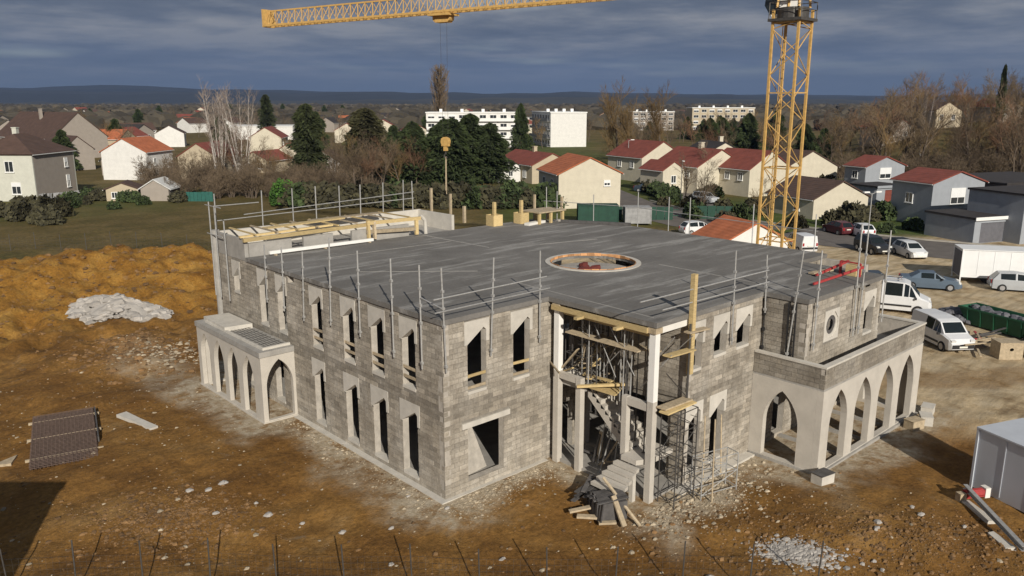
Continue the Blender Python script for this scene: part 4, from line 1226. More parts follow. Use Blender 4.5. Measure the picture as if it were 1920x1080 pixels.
mb.bar(Vector((0, 0, ZT + 4.7)), jd * 26 + Vector((0, 0, ZT + 0.1)), 0.06)
mb.build('tower_head', M['crane'], crane)
# cab beside the mast, on the camera side
cq = -jn * 1.45 + jd * 0.9
cab = MB()
prof = [(-0.9, 0.0), (0.55, 0.0), (0.95, 0.7), (0.85, 1.9), (-0.9, 1.9)]
cab.plate(prof, [], lambda a, z, d: cq + jd * a + jn * d + Vector((0, 0, 20.05 + z)), -0.62, 0.62)
co = cab.build('cab', M['whitecol'], crane)
M['glass'] = mat('dark_glass', (0.012, 0.017, 0.018), 0.08, 0.1, 3, spec=0.7)
gl = MB()
gl.plate([(0.62, 0.12), (0.98, 0.72), (0.90, 1.72), (0.10, 1.72), (0.10, 0.12)], [], lambda a, z, d: cq + jd * a + jn * d + Vector((0, 0, 20.05 + z)), -0.64, -0.60)
gl.plate([(0.62, 0.12), (0.98, 0.72), (0.90, 1.72), (0.10, 1.72), (0.10, 0.12)], [], lambda a, z, d: cq + jd * a + jn * d + Vector((0, 0, 20.05 + z)), 0.60, 0.64)
gl.obox(cq + jd * 0.80 + Vector((0, 0, 20.42)), jd * 0.2 + Vector((0, 0, 0.33)), jn * 0.55, jd * 0.02 - Vector((0, 0, 0.012)))
gl.build('window', M['glass'], co)
sg = MB()
sg.obox(cq + jd * -0.42 - jn * 0.65 + Vector((0, 0, 20.95)), jd * 0.40, jn * 0.012, Vector((0, 0, 0.55)))
so = sg.build('sign_board', M['white'], co)
sl = MB()   # dark letter strokes, as far as they can be made out
for (p, q) in (((-0.70, 0.6), (-0.62, 1.1)), ((-0.62, 1.1), (-0.52, 0.6)), ((-0.68, 0.78), (-0.54, 0.78)), ((-0.40, 0.6), (-0.40, 1.1)), ((-0.40, 1.1), (-0.28, 1.1)), ((-0.24, 0.6), (-0.24, 1.1))):
    sl.bar(cq + jd * p[0] - jn * 0.668 + Vector((0, 0, 20.05 + p[1])), cq + jd * q[0] - jn * 0.668 + Vector((0, 0, 20.05 + q[1])), 0.06, 0.02, up=jn)
sl.build('lettering', M['darksteel'], so)
# trolley and hook
tq = jd * 25.2 + Vector((0, 0, zj(25.2)))
mb = MB()
mb.obox(tq + Vector((0, 0, ZB - 0.22)), jd * 0.95, jn * 0.7, Vector((0, 0, 0.08)))
mb.obox(tq + Vector((0, 0, ZB - 0.5)), jd * 0.55, jn * 0.35, Vector((0, 0, 0.26)))
mb.tube(tq + jd * 0.5 - jn * 0.3 + Vector((0, 0, ZB - 0.45)), tq + jd * 0.5 + jn * 0.3 + Vector((0, 0, ZB - 0.45)), 0.28, 12)
mb.tube(tq - jd * 0.5 - jn * 0.3 + Vector((0, 0, ZB - 0.45)), tq - jd * 0.5 + jn * 0.3 + Vector((0, 0, ZB - 0.45)), 0.28, 12)
mb.build('trolley', M['crane'], crane)
mb = MB()
for s in (-0.3, 0.3):
    mb.tube(tq + jd * s + Vector((0, 0, ZB - 0.6)), tq + jd * s * 0.8 + Vector((0, 0, 12.0)), 0.009, 4)
mb.build('hoist_rope', M['darksteel'], crane)
hk = MB()
hk.obox(tq + Vector((0, 0, 11.7)), jd * 0.32, jn * 0.14, Vector((0, 0, 0.30)))
hk.tube(tq - jn * 0.17 + Vector((0, 0, 11.75)), tq + jn * 0.17 + Vector((0, 0, 11.75)), 0.36, 14)
hk.obox(tq + Vector((0, 0, 11.25)), jd * 0.14, jn * 0.12, Vector((0, 0, 0.2)))
ho = hk.build('hook_block', M['crane'], crane)
hh = MB()
pts = [Vector((0, 0, 11.05)), Vector((0, 0, 10.8))] + [jd * (0.16 * math.sin(t)) + Vector((0, 0, 10.66 + 0.16 * math.cos(t))) for t in [k * 0.6 for k in range(1, 8)]]
for a, b in zip(pts, pts[1:]):
    hh.tube(tq + a, tq + b, 0.045, 6)
hh.build('hook', M['darksteel'], ho)
mb = MB()
mb.tube(tq + Vector((0.02, 0, 10.6)), tq + Vector((0.05, 0.05, 7.7)), 0.035, 5); mb.tube(tq + Vector((-0.02, 0, 10.6)), tq + Vector((-0.08, 0.0, 8.0)), 0.03, 5)
mb.build('sling', M['oldtimber'], crane)
mb = MB(); mb.box(-1.9, 1.9, -1.9, 1.9, -0.3, 0.42); mb.build('base_block', M['raw'], crane)

# ================================================================ vehicles
def paint(name, col):
    M[name] = mat(name, col, 0.35, 0.05, 2, spec=0.6)
for n_, c_ in (('white_paint', (0.72, 0.73, 0.74)), ('silver_paint', (0.42, 0.44, 0.46)), ('dark_blue_paint', (0.03, 0.045, 0.065)), ('black_paint', (0.02, 0.022, 0.026)), ('maroon_paint', (0.10, 0.02, 0.025)), ('steel_blue_paint', (0.10, 0.14, 0.19))):
    paint(n_, c_)
M['tyre'] = mat('tyre_rubber', (0.018, 0.018, 0.018), 0.9, 0.2, 8)
M['rim'] = mat('wheel_rim', (0.45, 0.45, 0.46), 0.4, 0.1, 6, metal=0.5)
M['lamp'] = mat('headlamp', (0.7, 0.7, 0.68), 0.15, 0.05, 4)
M['tail'] = mat('tail_lamp', (0.35, 0.02, 0.02), 0.3, 0.1, 4)
M['plate'] = mat('number_plate', (0.75, 0.74, 0.66), 0.5, 0.05, 4)
KIND = {
 'hatch': dict(st=[(-2.02, .34, .62, .80, .82, .70, .72, .66), (-1.96, .24, .58, .95, .97, .76, .80, .70), (-1.50, .20, .55, .97, 1.46, .80, .84, .58), (-.3, .20, .55, .96, 1.52, .82, .86, .62), (.45, .20, .55, .95, 1.44, .82, .86, .60), (1.15, .20, .55, .93, .98, .82, .85, .74), (1.85, .22, .50, .76, .80, .78, .80, .68), (2.05, .30, .48, .60, .62, .66, .70, .60)], ax=(-1.25, 1.28), wr=.31, ws=((1, 2), (4, 5)), side=((2, 3), (3, 4)), tri=(4, 5)),
 'sedan': dict(st=[(-2.25, .36, .62, .86, .88, .70, .74, .66), (-2.15, .26, .58, .95, .98, .78, .82, .70), (-1.55, .20, .55, .96, 1.02, .80, .84, .66), (-.85, .20, .55, .95, 1.40, .82, .86, .58), (.25, .20, .55, .94, 1.42, .82, .86, .60), (1.05, .20, .55, .92, .97, .82, .85, .72), (2.0, .22, .50, .76, .80, .78, .80, .66), (2.25, .30, .48, .58, .60, .64, .68, .58)], ax=(-1.4, 1.4), wr=.31, ws=((2, 3), (4, 5)), side=((3, 4),), tri=(4, 5)),
 'suv': dict(st=[(-2.15, .40, .70, .98, 1.0, .76, .80, .72), (-2.08, .30, .66, 1.08, 1.12, .82, .86, .74), (-1.80, .28, .62, 1.10, 1.66, .85, .89, .64), (-.4, .28, .62, 1.08, 1.72, .86, .90, .66), (.40, .28, .62, 1.06, 1.62, .86, .90, .64), (1.0, .28, .62, 1.05, 1.10, .86, .89, .78), (1.95, .30, .58, .95, 1.0, .82, .86, .74), (2.15, .40, .58, .75, .78, .72, .76, .68)], ax=(-1.3, 1.35), wr=.36, ws=((1, 2), (4, 5)), side=((2, 3), (3, 4)), tri=(4, 5)),
 'kangoo': dict(st=[(-2.12, .36, .70, 1.05, 1.72, .80, .83, .70), (-2.05, .24, .66, 1.06, 1.80, .82, .86, .72), (-.55, .22, .62, 1.06, 1.84, .83, .88, .72), (.35, .22, .62, 1.05, 1.80, .83, .88, .72), (.75, .22, .62, 1.04, 1.70, .83, .88, .70), (1.35, .22, .60, 1.02, 1.10, .83, .87, .78), (1.95, .24, .58, .88, .94, .80, .84, .72), (2.15, .32, .55, .68, .70, .70, .74, .64)], ax=(-1.3, 1.35), wr=.32, ws=((4, 5),), side=((2, 3), (3, 4)), tri=(4, 5)),
 'van': dict(st=[(-2.62, .42, .85, 1.25, 2.20, .92, .96, .84), (-2.55, .30, .80, 1.26, 2.30, .94, .98, .86), (-.6, .28, .76, 1.26, 2.34, .95, 1.0, .86), (.75, .28, .76, 1.25, 2.30, .95, 1.0, .86), (1.10, .28, .76, 1.24, 2.18, .95, 1.0, .84), (1.85, .28, .74, 1.20, 1.30, .95, .99, .88), (2.40, .30, .70, 1.02, 1.08, .92, .96, .82), (2.62, .40, .66, .80, .82, .80, .84, .74)], ax=(-1.6, 1.75), wr=.36, ws=((4, 5),), side=((1, 2), (2, 3), (3, 4)), tri=(4, 5)),
}
def vehicle(kind, paintm, label, cat, x, y, heading, bottom='black', name=None, group='vehicles parked round the site', rack=False, z=None):
    K = KIND[kind]
    st = K['st']
    root = thing(name or {'van': 'parked_van', 'kangoo': 'parked_van'}.get(kind, 'parked_car'), label, cat, (x, y, height(x, y) if z is None else z), heading, group)
    def ring(s):
        X, zl, zm, zb, zt, wl, wb, wt = s
        return [Vector((X, -wl, zl)), Vector((X, -wb, zm)), Vector((X, -wb, zb)), Vector((X, -wt, zt)), Vector((X, wt, zt)), Vector((X, wb, zb)), Vector((X, wb, zm)), Vector((X, wl, zl))]
    rings = [ring(s) for s in st]
    body = MB()
    for a, b in zip(rings, rings[1:]):
        for i in range(8):
            j = (i + 1) % 8
            body.face([a[i], b[i], b[j], a[j]])
    body.face(rings[0]); body.face(rings[-1][::-1])
    bo = body.build('body', M[paintm], root)
    def glaz(name, q, off, k=0.90, m='glass'):
        c = sum(q, Vector()) / len(q)
        n = (q[1] - q[0]).cross(q[-1] - q[0])
        if n.length < 1e-6: n = (q[2] - q[1]).cross(q[0] - q[1])
        n.normalize()
        if n.dot(Vector((0, c.y, 0)) + Vector((c.x * 0.3, 0, c.z * 0.3))) < 0: n = -n
        p = [c + (v - c) * k + n * off for v in q]
        mb = MB(); mb.face(p)
        for i in range(len(p)):
            jx = (i + 1) % len(p)
            mb.face([p[i], p[jx], p[jx] - n * (off + .01), p[i] - n * (off + .01)])
        return mb.build(name, M[m], root)
    for (i, j) in K['ws']:
        a, b = rings[i], rings[j]
        glaz('windscreen', [a[3], b[3], b[4], a[4]], 0.012, 0.88)
    for s in (2, 5):
        t = 3 if s == 2 else 4
        for (i, j) in K['side']:
            a, b = rings[i], rings[j]
            glaz('window', [a[s], b[s], b[t], a[t]], 0.012, 0.86)
        i, j = K['tri']
        a, b = rings[i], rings[j]
        glaz('window', [a[s], a[s].lerp(b[s], 0.75), a[t].lerp(b[t], 0.18), a[t]], 0.012, 0.80)
    for ax in K['ax']:
        for sd in (-1, 1):
            w = st[3][6]
            wr = K['wr']
            w0 = Vector((ax, sd * (w - 0.20), wr)); w1 = Vector((ax, sd * (w + 0.025), wr))
            mb = MB(); mb.tube(w0, w1, wr, 18); t_ = mb.build('wheel', M['tyre'], root)
            mb = MB(); mb.tube(w1, w1 + Vector((0, sd * 0.012, 0)), wr * 0.62, 14); mb.build('rim', M['rim'], t_)
    fr, rr_ = st[-1], st[0]
    zf = st[-2]
    for sd in (-1, 1):
        mb = MB(); mb.obox(Vector((zf[0] + 0.07, sd * zf[5] * 0.80, zf[3] - 0.06)), Vector((0.10, -sd * 0.03, -0.03)), Vector((0, 0.15, 0)), Vector((0.02, 0, 0.075))); mb.build('headlight', M['lamp'], root)
        mb = MB(); mb.obox(Vector((rr_[0] - 0.0, sd * rr_[6] * 0.86, (rr_[2] + rr_[3]) / 2 + 0.08)), Vector((0.04, 0, 0)), Vector((0, 0.08, 0)), Vector((0, 0, 0.15))); mb.build('tail_light', M['tail'], root)
        mb = MB(); mb.obox(Vector((st[5][0] - 0.28, sd * (st[4][6] + 0.09), st[5][3] + 0.05)), Vector((0.05, 0, 0)), Vector((0, 0.09, 0)), Vector((0, 0, 0.07))); mb.build('mirror', M[bottom], root)
    mb = MB(); mb.obox(Vector((fr[0] - 0.02, 0, fr[2] - 0.06)), Vector((0.06, 0, 0)), Vector((0, fr[6] * 0.95, 0)), Vector((0, 0, 0.12))); mb.build('bumper', M['black' if kind in ('van', 'kangoo') else paintm], root)
    mb = MB(); mb.obox(Vector((rr_[0] - 0.01, 0, rr_[2] - 0.12)), Vector((0.06, 0, 0)), Vector((0, rr_[6] * 0.97, 0)), Vector((0, 0, 0.10))); mb.build('bumper', M['black' if kind in ('van', 'kangoo') else paintm], root)
    mb = MB(); mb.obox(Vector((fr[0] + 0.05, 0, fr[2] - 0.07)), Vector((0.01, 0, 0)), Vector((0, 0.26, 0)), Vector((0, 0, 0.055))); mb.build('number_plate', M['plate'], root)
    mb = MB(); mb.obox(Vector((rr_[0] - 0.05, 0, rr_[2] + 0.12)), Vector((0.01, 0, 0)), Vector((0, 0.26, 0)), Vector((0, 0, 0.055))); mb.build('number_plate', M['plate'], root)
    if kind in ('van', 'kangoo'):
        for sd in (-1, 1):
            mb = MB(); mb.obox(Vector(((K['ax'][0] + K['ax'][1]) / 2, sd * (st[3][6] + 0.008), st[3][2] - 0.12)), Vector(((K['ax'][1] - K['ax'][0]) / 2 - K['wr'] - 0.06, 0, 0)), Vector((0, 0.015, 0)), Vector((0, 0, 0.06))); mb.build('side_trim', M['black'], root)
    if rack:
        mb = MB()
        zt = st[2][4] + 0.12
        for sd in (-1, 1):
            mb.bar((-1.6, sd * 0.6, zt), (0.6, sd * 0.6, zt), 0.05)
        for xx in (-1.5, -0.5, 0.5):
            mb.bar((xx, -0.6, zt), (xx, 0.6, zt), 0.05)
        mb.build('roof_rack', M['galv'], root)
    return root
vehicle('kangoo', 'white_paint', 'small white panel van parked nearest the right portico', 'van', 35.75, -5.05, R(-127))
vehicle('van', 'white_paint', 'tall white minibus van with side windows parked behind the small white van', 'van', 42.1, 0.75, R(-68), rack=True)
vehicle('sedan', 'steel_blue_paint', 'dark blue grey sedan parked between the white minibus and the white trailer', 'car', 51.6, 1.6, R(-62))
vehicle('hatch', 'silver_paint', 'silver hatchback parked before the long white trailer', 'car', 55.9, -3.6, R(-62))
vehicle('kangoo', 'white_paint', 'small white van parked on the road beside the crane mast', 'van', 59.7, 17.4, R(55))
vehicle('hatch', 'white_paint', 'white hatchback on the far road next to the dark red car', 'car', 73.4, 17.3, R(50))
vehicle('hatch', 'maroon_paint', 'dark red hatchback on the far road', 'car', 73.2, 19.9, R(60))
vehicle('suv', 'black_paint', 'black car parked behind the roof corner beside the white car', 'car', 64.0, 11.8, R(-125))
vehicle('hatch', 'white_paint', 'white compact car parked at the kerb before the grey house', 'car', 64.6, 8.4, R(-130))
vehicle('sedan', 'black_paint', 'black sedan parked beside the compact white car', 'car', 66.4, 10.0, R(-130))
vehicle('sedan', 'dark_blue_paint', 'dark car half hidden behind the white minibus', 'car', 48.3, 4.6, R(-55))
vehicle('hatch', 'white_paint', 'white car showing only its roof behind the far edge of the slab', 'car', 61.2, 31.0, R(-25))
vehicle('suv', 'silver_paint', 'pale car parked between the cream houses', 'car', 86.0, 46.8, R(-100))
vehicle('sedan', 'dark_blue_paint', 'dark car standing at the end of the lane by the cream houses', 'car', 92.0, 62.5, R(-60))

# ================================================================ containers, skips and heaps
def box_thing(name, label, cat, loc, rz, lx, ly, h, m, ribs=True, roofm=None, lift=0.08):
    o = thing(name, label, cat, loc, rz)
    mb = MB(); mb.box(0, lx, 0, ly, lift, h); mb.build('body', M[m], o)
    for x in (0, lx):
        for y in (0, ly):
            fr = MB(); fr.box(x - 0.05, x + 0.05, y - 0.05, y + 0.05, 0.0, h + 0.03); fr.build('corner_post', M[roofm or m], o)
    mb = MB(); mb.box(-0.06, lx + 0.06, -0.06, ly + 0.06, h + 0.032, h + 0.10); mb.build('roof', M[roofm or m], o)
    if ribs:
        rb = MB()
        n = int(lx / 1.15)
        for k in range(1, n):
            x = lx * k / n
            for y in (-0.012, ly + 0.012):
                rb.box(x - 0.02, x + 0.02, y - 0.01, y + 0.01, lift + 0.1, h - 0.05)
        n = max(2, int(ly / 1.15))
        for k in range(1, n):
            y = ly * k / n
            for x in (-0.012, lx + 0.012):
                rb.box(x - 0.01, x + 0.01, y - 0.02, y + 0.02, lift + 0.1, h - 0.05)
        rb.build('panel_seam', M[m], o)
    return o
M['container_grey'] = mat('container_grey', (0.50, 0.53, 0.58), 0.6, 0.06, 1.5, stretch=(1, 1, 0.3))
M['trailer_white'] = mat('trailer_white', (0.78, 0.79, 0.79), 0.55, 0.05, 1.2)
M['dark_panel'] = mat('dark_panel', (0.12, 0.12, 0.135), 0.7, 0.15, 2)
ca = math.atan2(-0.93, -0.37)
o = box_thing('site_container', 'pale grey site container at the right edge of the picture', 'container', (16.05, -13.34, 0.0), ca, 6.0, 2.4, 2.5, 'container_grey')
o = box_thing('site_container', 'long white trailer box parked behind the silver hatchback', 'container', (55.6, 0.65, 0.05), math.atan2(-0.84, 0.545), 11.0, 2.5, 2.75, 'trailer_white', lift=0.45)
mb = MB(); mb.box(-0.03, -0.005, 0.1, 2.4, 0.5, 2.6); mb.build('end_panel', M['dark_panel'], o)
for x in (2.0, 8.2, 9.2):
    for y in (0.12, 2.38):
        mb = MB(); mb.tube((x, y - 0.1, 0.42), (x, y + 0.1, 0.42), 0.42, 16); mb.build('wheel', M['tyre'], o)
M['skip_green'] = mat('skip_green', (0.012, 0.085, 0.04), 0.6, 0.2, 3)
def skip(label, x, y, rz, L=4.6, W=1.8, H=1.25):
    o = thing('skip', label, 'skip', (x, y, height(x, y)), rz, 'dark green skips on the yard')
    b, t = L / 2 - 0.7, L / 2
    ob = [(-b, -W / 2 + .15, 0.1), (b, -W / 2 + .15, 0.1), (b, W / 2 - .15, 0.1), (-b, W / 2 - .15, 0.1)]
    ot = [(-t, -W / 2, H), (t, -W / 2, H), (t, W / 2, H), (-t, W / 2, H)]
    it = [(-t + .08, -W / 2 + .08, H), (t - .08, -W / 2 + .08, H), (t - .08, W / 2 - .08, H), (-t + .08, W / 2 - .08, H)]
    ib = [(-b, -W / 2 + .25, 0.2), (b, -W / 2 + .25, 0.2), (b, W / 2 - .25, 0.2), (-b, W / 2 - .25, 0.2)]
    mb = MB()
    mb.face(ob[::-1]); mb.face(ib)
    for i in range(4):
        j = (i + 1) % 4
        mb.face([ob[i], ob[j], ot[j], ot[i]]); mb.face([ot[i], ot[j], it[j], it[i]]); mb.face([it[i], it[j], ib[j], ib[i]])
    mb.build('body', M['skip_green'], o)
    rm = MB()
    for s in (-1, 1):
        rm.box(-t, t, s * W / 2 - 0.04, s * W / 2 + 0.04, H - 0.1, H + 0.02)
        for k in range(5):
            x_ = -b + k * b / 2
            rm.obox(Vector((x_, s * (W / 2 - 0.06), H / 2)), Vector((0.05, 0, 0)), Vector((0, 0.04, 0)), Vector((0, s * 0.07, H / 2 - 0.1)))
    rm.build('rib', M['skip_green'], o)
    mb = MB()
    rg = random.Random(int(x * 10))
    for k in range(26):
        mb.lump((rg.uniform(-t + .5, t - .5), rg.uniform(-W / 2 + .4, W / 2 - .4), H - 0.25 + rg.uniform(0, .2)), .3, .25, .18, rg)
    stuff(mb.build('rubbish', M['dark_panel'], o))
    return o
skip('long dark green skip behind the small white van', 41.9, -6.6, R(-109), 5.2)
skip('dark green skip at the right edge beyond the first skip', 40.2, -11.6, R(-100), 5.0)
o = thing('wooden_crate', 'pale wooden crate with a hole in its side before the green skip', 'crate', (35.9, -8.7, height(35.9, -8.7)), R(-43))
mb = MB(); mb.plate(rect(-0.7, 0.7, 0, 1.0), [[(0.0 + .13 * math.cos(t), 0.62 + .1 * math.sin(t)) for t in [k * .7 for k in range(9)]]], lambda a, z, d: (a, -0.5 + d, z), 0, 0.05); mb.build('front_panel', M['oldtimber'], o)
mb = MB(); mb.box(-0.7, -0.65, -0.448, 0.5, 0, 1.0); mb.box(0.65, 0.7, -0.448, 0.5, 0, 1.0); mb.box(-0.648, 0.648, 0.45, 0.5, 0, 1.0); mb.build('side_panel', M['oldtimber'], o)
mb = MB(); mb.box(-0.72, 0.72, -0.52, 0.52, 1.002, 1.05); mb.build('lid', M['oldtimber'], o)
for k in range(5):
    mb = MB(); mb.box(0.75 + 0.02, 1.6, -0.5, 0.45, 0.1 + k * 0.16, 0.22 + k * 0.16, 0, random.random())
    o = mb.build('board', M['oldtimber']); o.location = (36.2, -8.9, height(36, -9)); o.rotation_euler.z = R(-43 + k)
    tag(o, 'pale board in the neat pile against the wooden crate', 'board', 'boards piled against the crate')
rg = random.Random(21)
for k in range(16):
    x, y = 36.9 + rg.uniform(-1.1, 1.2), -6.9 + rg.uniform(-1.0, 1.0)
    mb = MB(); mb.bar((0, 0, 0.1 + k * 0.05), (rg.uniform(1.0, 2.0) * (1 if k % 2 else -1), rg.uniform(-.8, .8), 0.12 + k * 0.05), 0.12, 0.06, tone=rg.random())
    o = mb.build('scrap_timber', M['red' if k in (5, 11) else ('ply' if k % 2 else 'oldtimber')]); o.location = (x, y, height(x, y))
    tag(o, 'scrap beam painted red on the heap before the green skip' if k in (5, 11) else ('dark scrap beam on the heap before the green skip' if k % 2 else 'pale scrap timber on the heap before the green skip'), 'scrap timber', 'scrap heap before the green skip')
mb = MB()
for k in range(60):
    a, q = rg.uniform(0, 6.28), rg.random() ** .5
    mb.lump((42.8 + 2.2 * q * math.cos(a), -3.4 + 1.4 * q * math.sin(a), 0.15 + 0.6 * (1 - q)), .35, .3, .25, rg)
o = mb.build('debris_heap', M['dark_panel']); stuff(o); tag(o, 'dark heap of debris between the white vans and the green skip', 'debris')
# rebar mesh stack on the ground at the left
o = thing('rebar_mesh_stack', 'flat stack of rusty steel mesh sheets on the brown earth', 'steel mesh', (-9.2, 16.5, 0.0), R(-13.5))
M['rust'] = mat('rusty_steel', (0.115, 0.078, 0.062), 0.8, 0.3, 10)
for k in range(3):
    mb = MB()
    ox, oy = random.uniform(-.05, .05), random.uniform(-.08, .08)
    z = 0.14 + k * 0.055 + height(-9.2, 16.5)
    for i in range(17):
        mb.bar((-1.25 + i * 0.156 + ox, -3.2 + oy, z), (-1.25 + i * 0.156 + ox, 3.2 + oy, z), 0.026)
    for i in range(41):
        mb.bar((-1.3 + ox, -3.15 + i * 0.157 + oy, z + 0.022), (1.3 + ox, -3.15 + i * 0.157 + oy, z + 0.022), 0.026)
    mb.build('mesh_sheet', M['rust'], o)
for y in (-2.2, 0.2, 2.4):
    mb = MB(); mb.box(-1.5, 1.5, y - 0.05, y + 0.05, 0.0, 0.11); mb.build('batten', M['oldtimber'], o)
mb = MB(); mb.obox((1.34, 0.8, 0.12), (0.03, 0, 0), (0, 2.1, 0), (0.0, 0, 0.12)); mb.build('side_board', M['ply'], o)
# loose planks and concrete pieces
def slab_piece(pts, h, label, m='precast', cat='concrete piece', z=None, group=None):
    cx = sum(p[0] for p in pts) / len(pts); cy = sum(p[1] for p in pts) / len(pts)
    mb = MB(); mb.prism([(p[0] - cx, p[1] - cy) for p in pts], -0.05, h)
    o = mb.build(cat.replace(' ', '_'), M[m]); o.location = (cx, cy, height(cx, cy) if z is None else z)
    return tag(o, label, cat, group)
slab_piece([(-6.7, 17.4), (-6.2, 17.5), (-6.0, 16.2), (-5.7, 14.6), (-6.1, 14.5), (-6.35, 15.9)], 0.10, 'long pale sheet crumpled on the earth right of the mesh stack', cat='pale sheet')
slab_piece([(14.5, -13.75), (14.2, -13.6), (13.3, -14.8), (13.55, -15.0)], 0.08, 'pale board flat on the earth left of the grey container', cat='pale board')
slab_piece([(12.55, -15.2), (12.3, -15.1), (11.65, -15.85), (11.95, -16.1)], 0.10, 'pale broken board near the lower right corner', cat='pale board')
slab_piece([(-11.6, 15.3), (-11.2, 16.1), (-12.4, 15.6)], 0.12, 'triangular brown board at the left edge of the mesh stack', 'oldtimber', 'board')
o = thing('steel_beam', 'long dark steel beam slanting across the earth by the grey container', 'beam', (14.75, -13.5, height(14.7, -13.5)))
mb = MB()
p, q = Vector((0, 0, 0.42)), Vector((-2.95, -2.85, 0.22))
mb.bar(p, q, 0.16, 0.02); mb.bar(p + Vector((0, 0, 0.16)), q + Vector((0, 0, 0.16)), 0.16, 0.02); mb.bar(p + Vector((0, 0, .08)), q + Vector((0, 0, .08)), 0.02, 0.14)
mb.build('flange', M['galv'], o)
o = thing('red_machine', 'small red and white machine part lying by the corner of the grey container', 'machine', (14.75, -13.75, height(14.7, -13.7)), R(-30))
mb = MB(); mb.box(-0.3, 0.5, -0.12, 0.12, 0.15, 0.42); mb.tube((-0.3, 0, 0.3), (0.45, 0, 0.3), 0.17, 10); mb.build('drum', M['red'], o)
mb = MB(); mb.box(0.5, 0.72, -0.15, 0.15, 0.1, 0.5); mb.build('end_cap', M['white'], o)
mb = MB(); mb.box(-0.6, -0.32, -0.13, 0.13, 0.0, 0.36); mb.build('foot', M['oldtimber'], o)
def block_pile(label, x, y, rz, n, m='precast'):
    o = thing('concrete_block', label, 'block', (x, y, max(0, height(x, y))), rz)
    mb = MB(); mb.box(-0.38, 0.38, -0.26, 0.26, 0, 0.42); mb.build('block', M[m], o)
    mb = MB(); mb.box(-0.40, 0.40, -0.28, 0.28, 0.422, 0.45); mb.build('cap', M['ply' if n else m], o)
    return o
block_pile('pale concrete footing block with a dark top at the right portico corner', 11.95, -9.2, -0.2, 1)
block_pile('small pale concrete block at the far foot of the right portico', 21.6, -9.5, 0.5, 0)
block_pile('second pale concrete block beyond the far foot of the right portico', 22.9, -9.1, 0.2, 0)
block_pile('brown stained block lying between the two pale blocks', 20.6, -9.35, -0.3, 0, 'oldtimber')
# white stones, one by one
stones = [(-6.5, 6.7), (-5.9, 6.8), (-7.0, 4.9), (-4.7, 2.6), (-5.5, 4.7), (-5.5, 3.7), (-7.1, 7.2), (-4.0, -2.2), (-2.7, -0.3), (9.8, -12.3), (11.6, -13.1), (9.3, -12.5), (12.1, -12.6), (7.4, -12.9), (7.5, -13.5), (7.8, -13.1), (12.1, -14.4), (-4.0, 0.9), (-6.4, 17.0), (-0.9, 1.2), (-0.35, -0.55), (-1.0, -4.4), (3.2, -9.8), (-13.5, 38.5), (3.1, 30.4), (4.6, 30.9), (8.8, 40.9)]
rg = random.Random(5)
for k, (x, y) in enumerate(stones):
    s = rg.uniform(0.10, 0.19) if k < 22 else rg.uniform(.2, .3)
    mb = MB(); mb.lump((0, 0, 0.02), s, s * rg.uniform(.6, .9), s * 0.55, rg, n=7)
    o = mb.build('stone', M['chalk']); o.location = (x, y, height(x, y))
    tag(o, 'pale limestone chunk lying loose on the brown earth', 'stone', 'pale stones scattered over the earth')
# clods, gravel and rubble that nobody could count
def scatter(name, label, cat, m, n, place, size, seed, flat=0.6, nn=5):
    rg = random.Random(seed)
    mb = MB()
    for k in range(n):
        p = place(rg)
        if p is None or dist_foot(p[0], p[1]) < 0.12:
            continue
        s = size(rg)
        z = (height(p[0], p[1]) if len(p) == 2 else p[2]) 
        mb.lump((p[0], p[1], z), s, s * rg.uniform(.6, 1), s * flat, rg, n=nn, tone=rg.random())
    o = mb.build(name, M[m]); stuff(o)
    return tag(o, label, cat)
M['clod'] = mat('earth_clod', (0.175, 0.100, 0.042), 0.95, 0.3, 1.2, 0.4, 14, tone=0.45)
ex = lambda rg, b: min(0.3, b * rg.random() ** -0.5)
def gauss_at(cx, cy, sx, sy, rot=0):
    c, s = math.cos(rot), math.sin(rot)
    def f(rg):
        u, v = rg.gauss(0, sx), rg.gauss(0, sy)
        return (cx + u * c - v * s, cy + u * s + v * c)
    return f
scatter('earth_clods', 'rough brown earth clods heaped on the left front ground', 'earth clods', 'clod', 2600, gauss_at(-8.4, 5.6, 1.8, 1.1, -0.75), lambda r: min(.12, .022 * r.random() ** -0.5), 1)
scatter('earth_clods', 'rough brown earth clods on the ground before the right portico', 'earth clods', 'clod', 4200, gauss_at(9.6, -13.4, 4.4, 1.2, -0.85), lambda r: min(.12, .02 * r.random() ** -0.5), 2)
scatter('earth_clods', 'lumps of brown earth on the spoil banks behind the rubble pile', 'earth clods', 'clod', 1800, gauss_at(0, 44, 10, 6, 0.1), lambda r: min(.28, .05 * r.random() ** -0.5), 3)
scatter('earth_clods', 'lumps of brown earth beside the left portico', 'earth clods', 'clod', 1000, gauss_at(-2.8, 27.0, 2.0, 2.2, 0.3), lambda r: min(.25, .045 * r.random() ** -0.5), 4)
scatter('earth_clods', 'small earth clods strewn over the whole site ground', 'earth clods', 'clod', 3600, lambda rg: (rg.uniform(-15, 14), rg.uniform(-18, 30)), lambda r: min(.11, .018 * r.random() ** -0.45), 5)
scatter('stone_chips', 'pale stone chips strewn over the brown earth', 'stone chips', 'dustbit', 1500, lambda rg: (rg.uniform(-14, 14), rg.uniform(-17, 26)), lambda r: min(.12, .022 * r.random() ** -0.5), 6)
scatter('rubble', 'pale crumbly rubble along the foot of the front wall', 'rubble', 'dustbit', 900, lambda rg: (rg.uniform(-0.6, 5.4), -0.3 - abs(rg.gauss(0, 0.7))), lambda r: min(.09, .018 * r.random() ** -0.5), 7)
scatter('rubble', 'pale rubble spread before the projecting wall and scaffold', 'rubble', 'dustbit', 1700, lambda rg: (rg.gauss(7.6, 1.9), -5.8 - abs(rg.gauss(0, 1.1))), lambda r: min(.12, .022 * r.random() ** -0.5), 8)
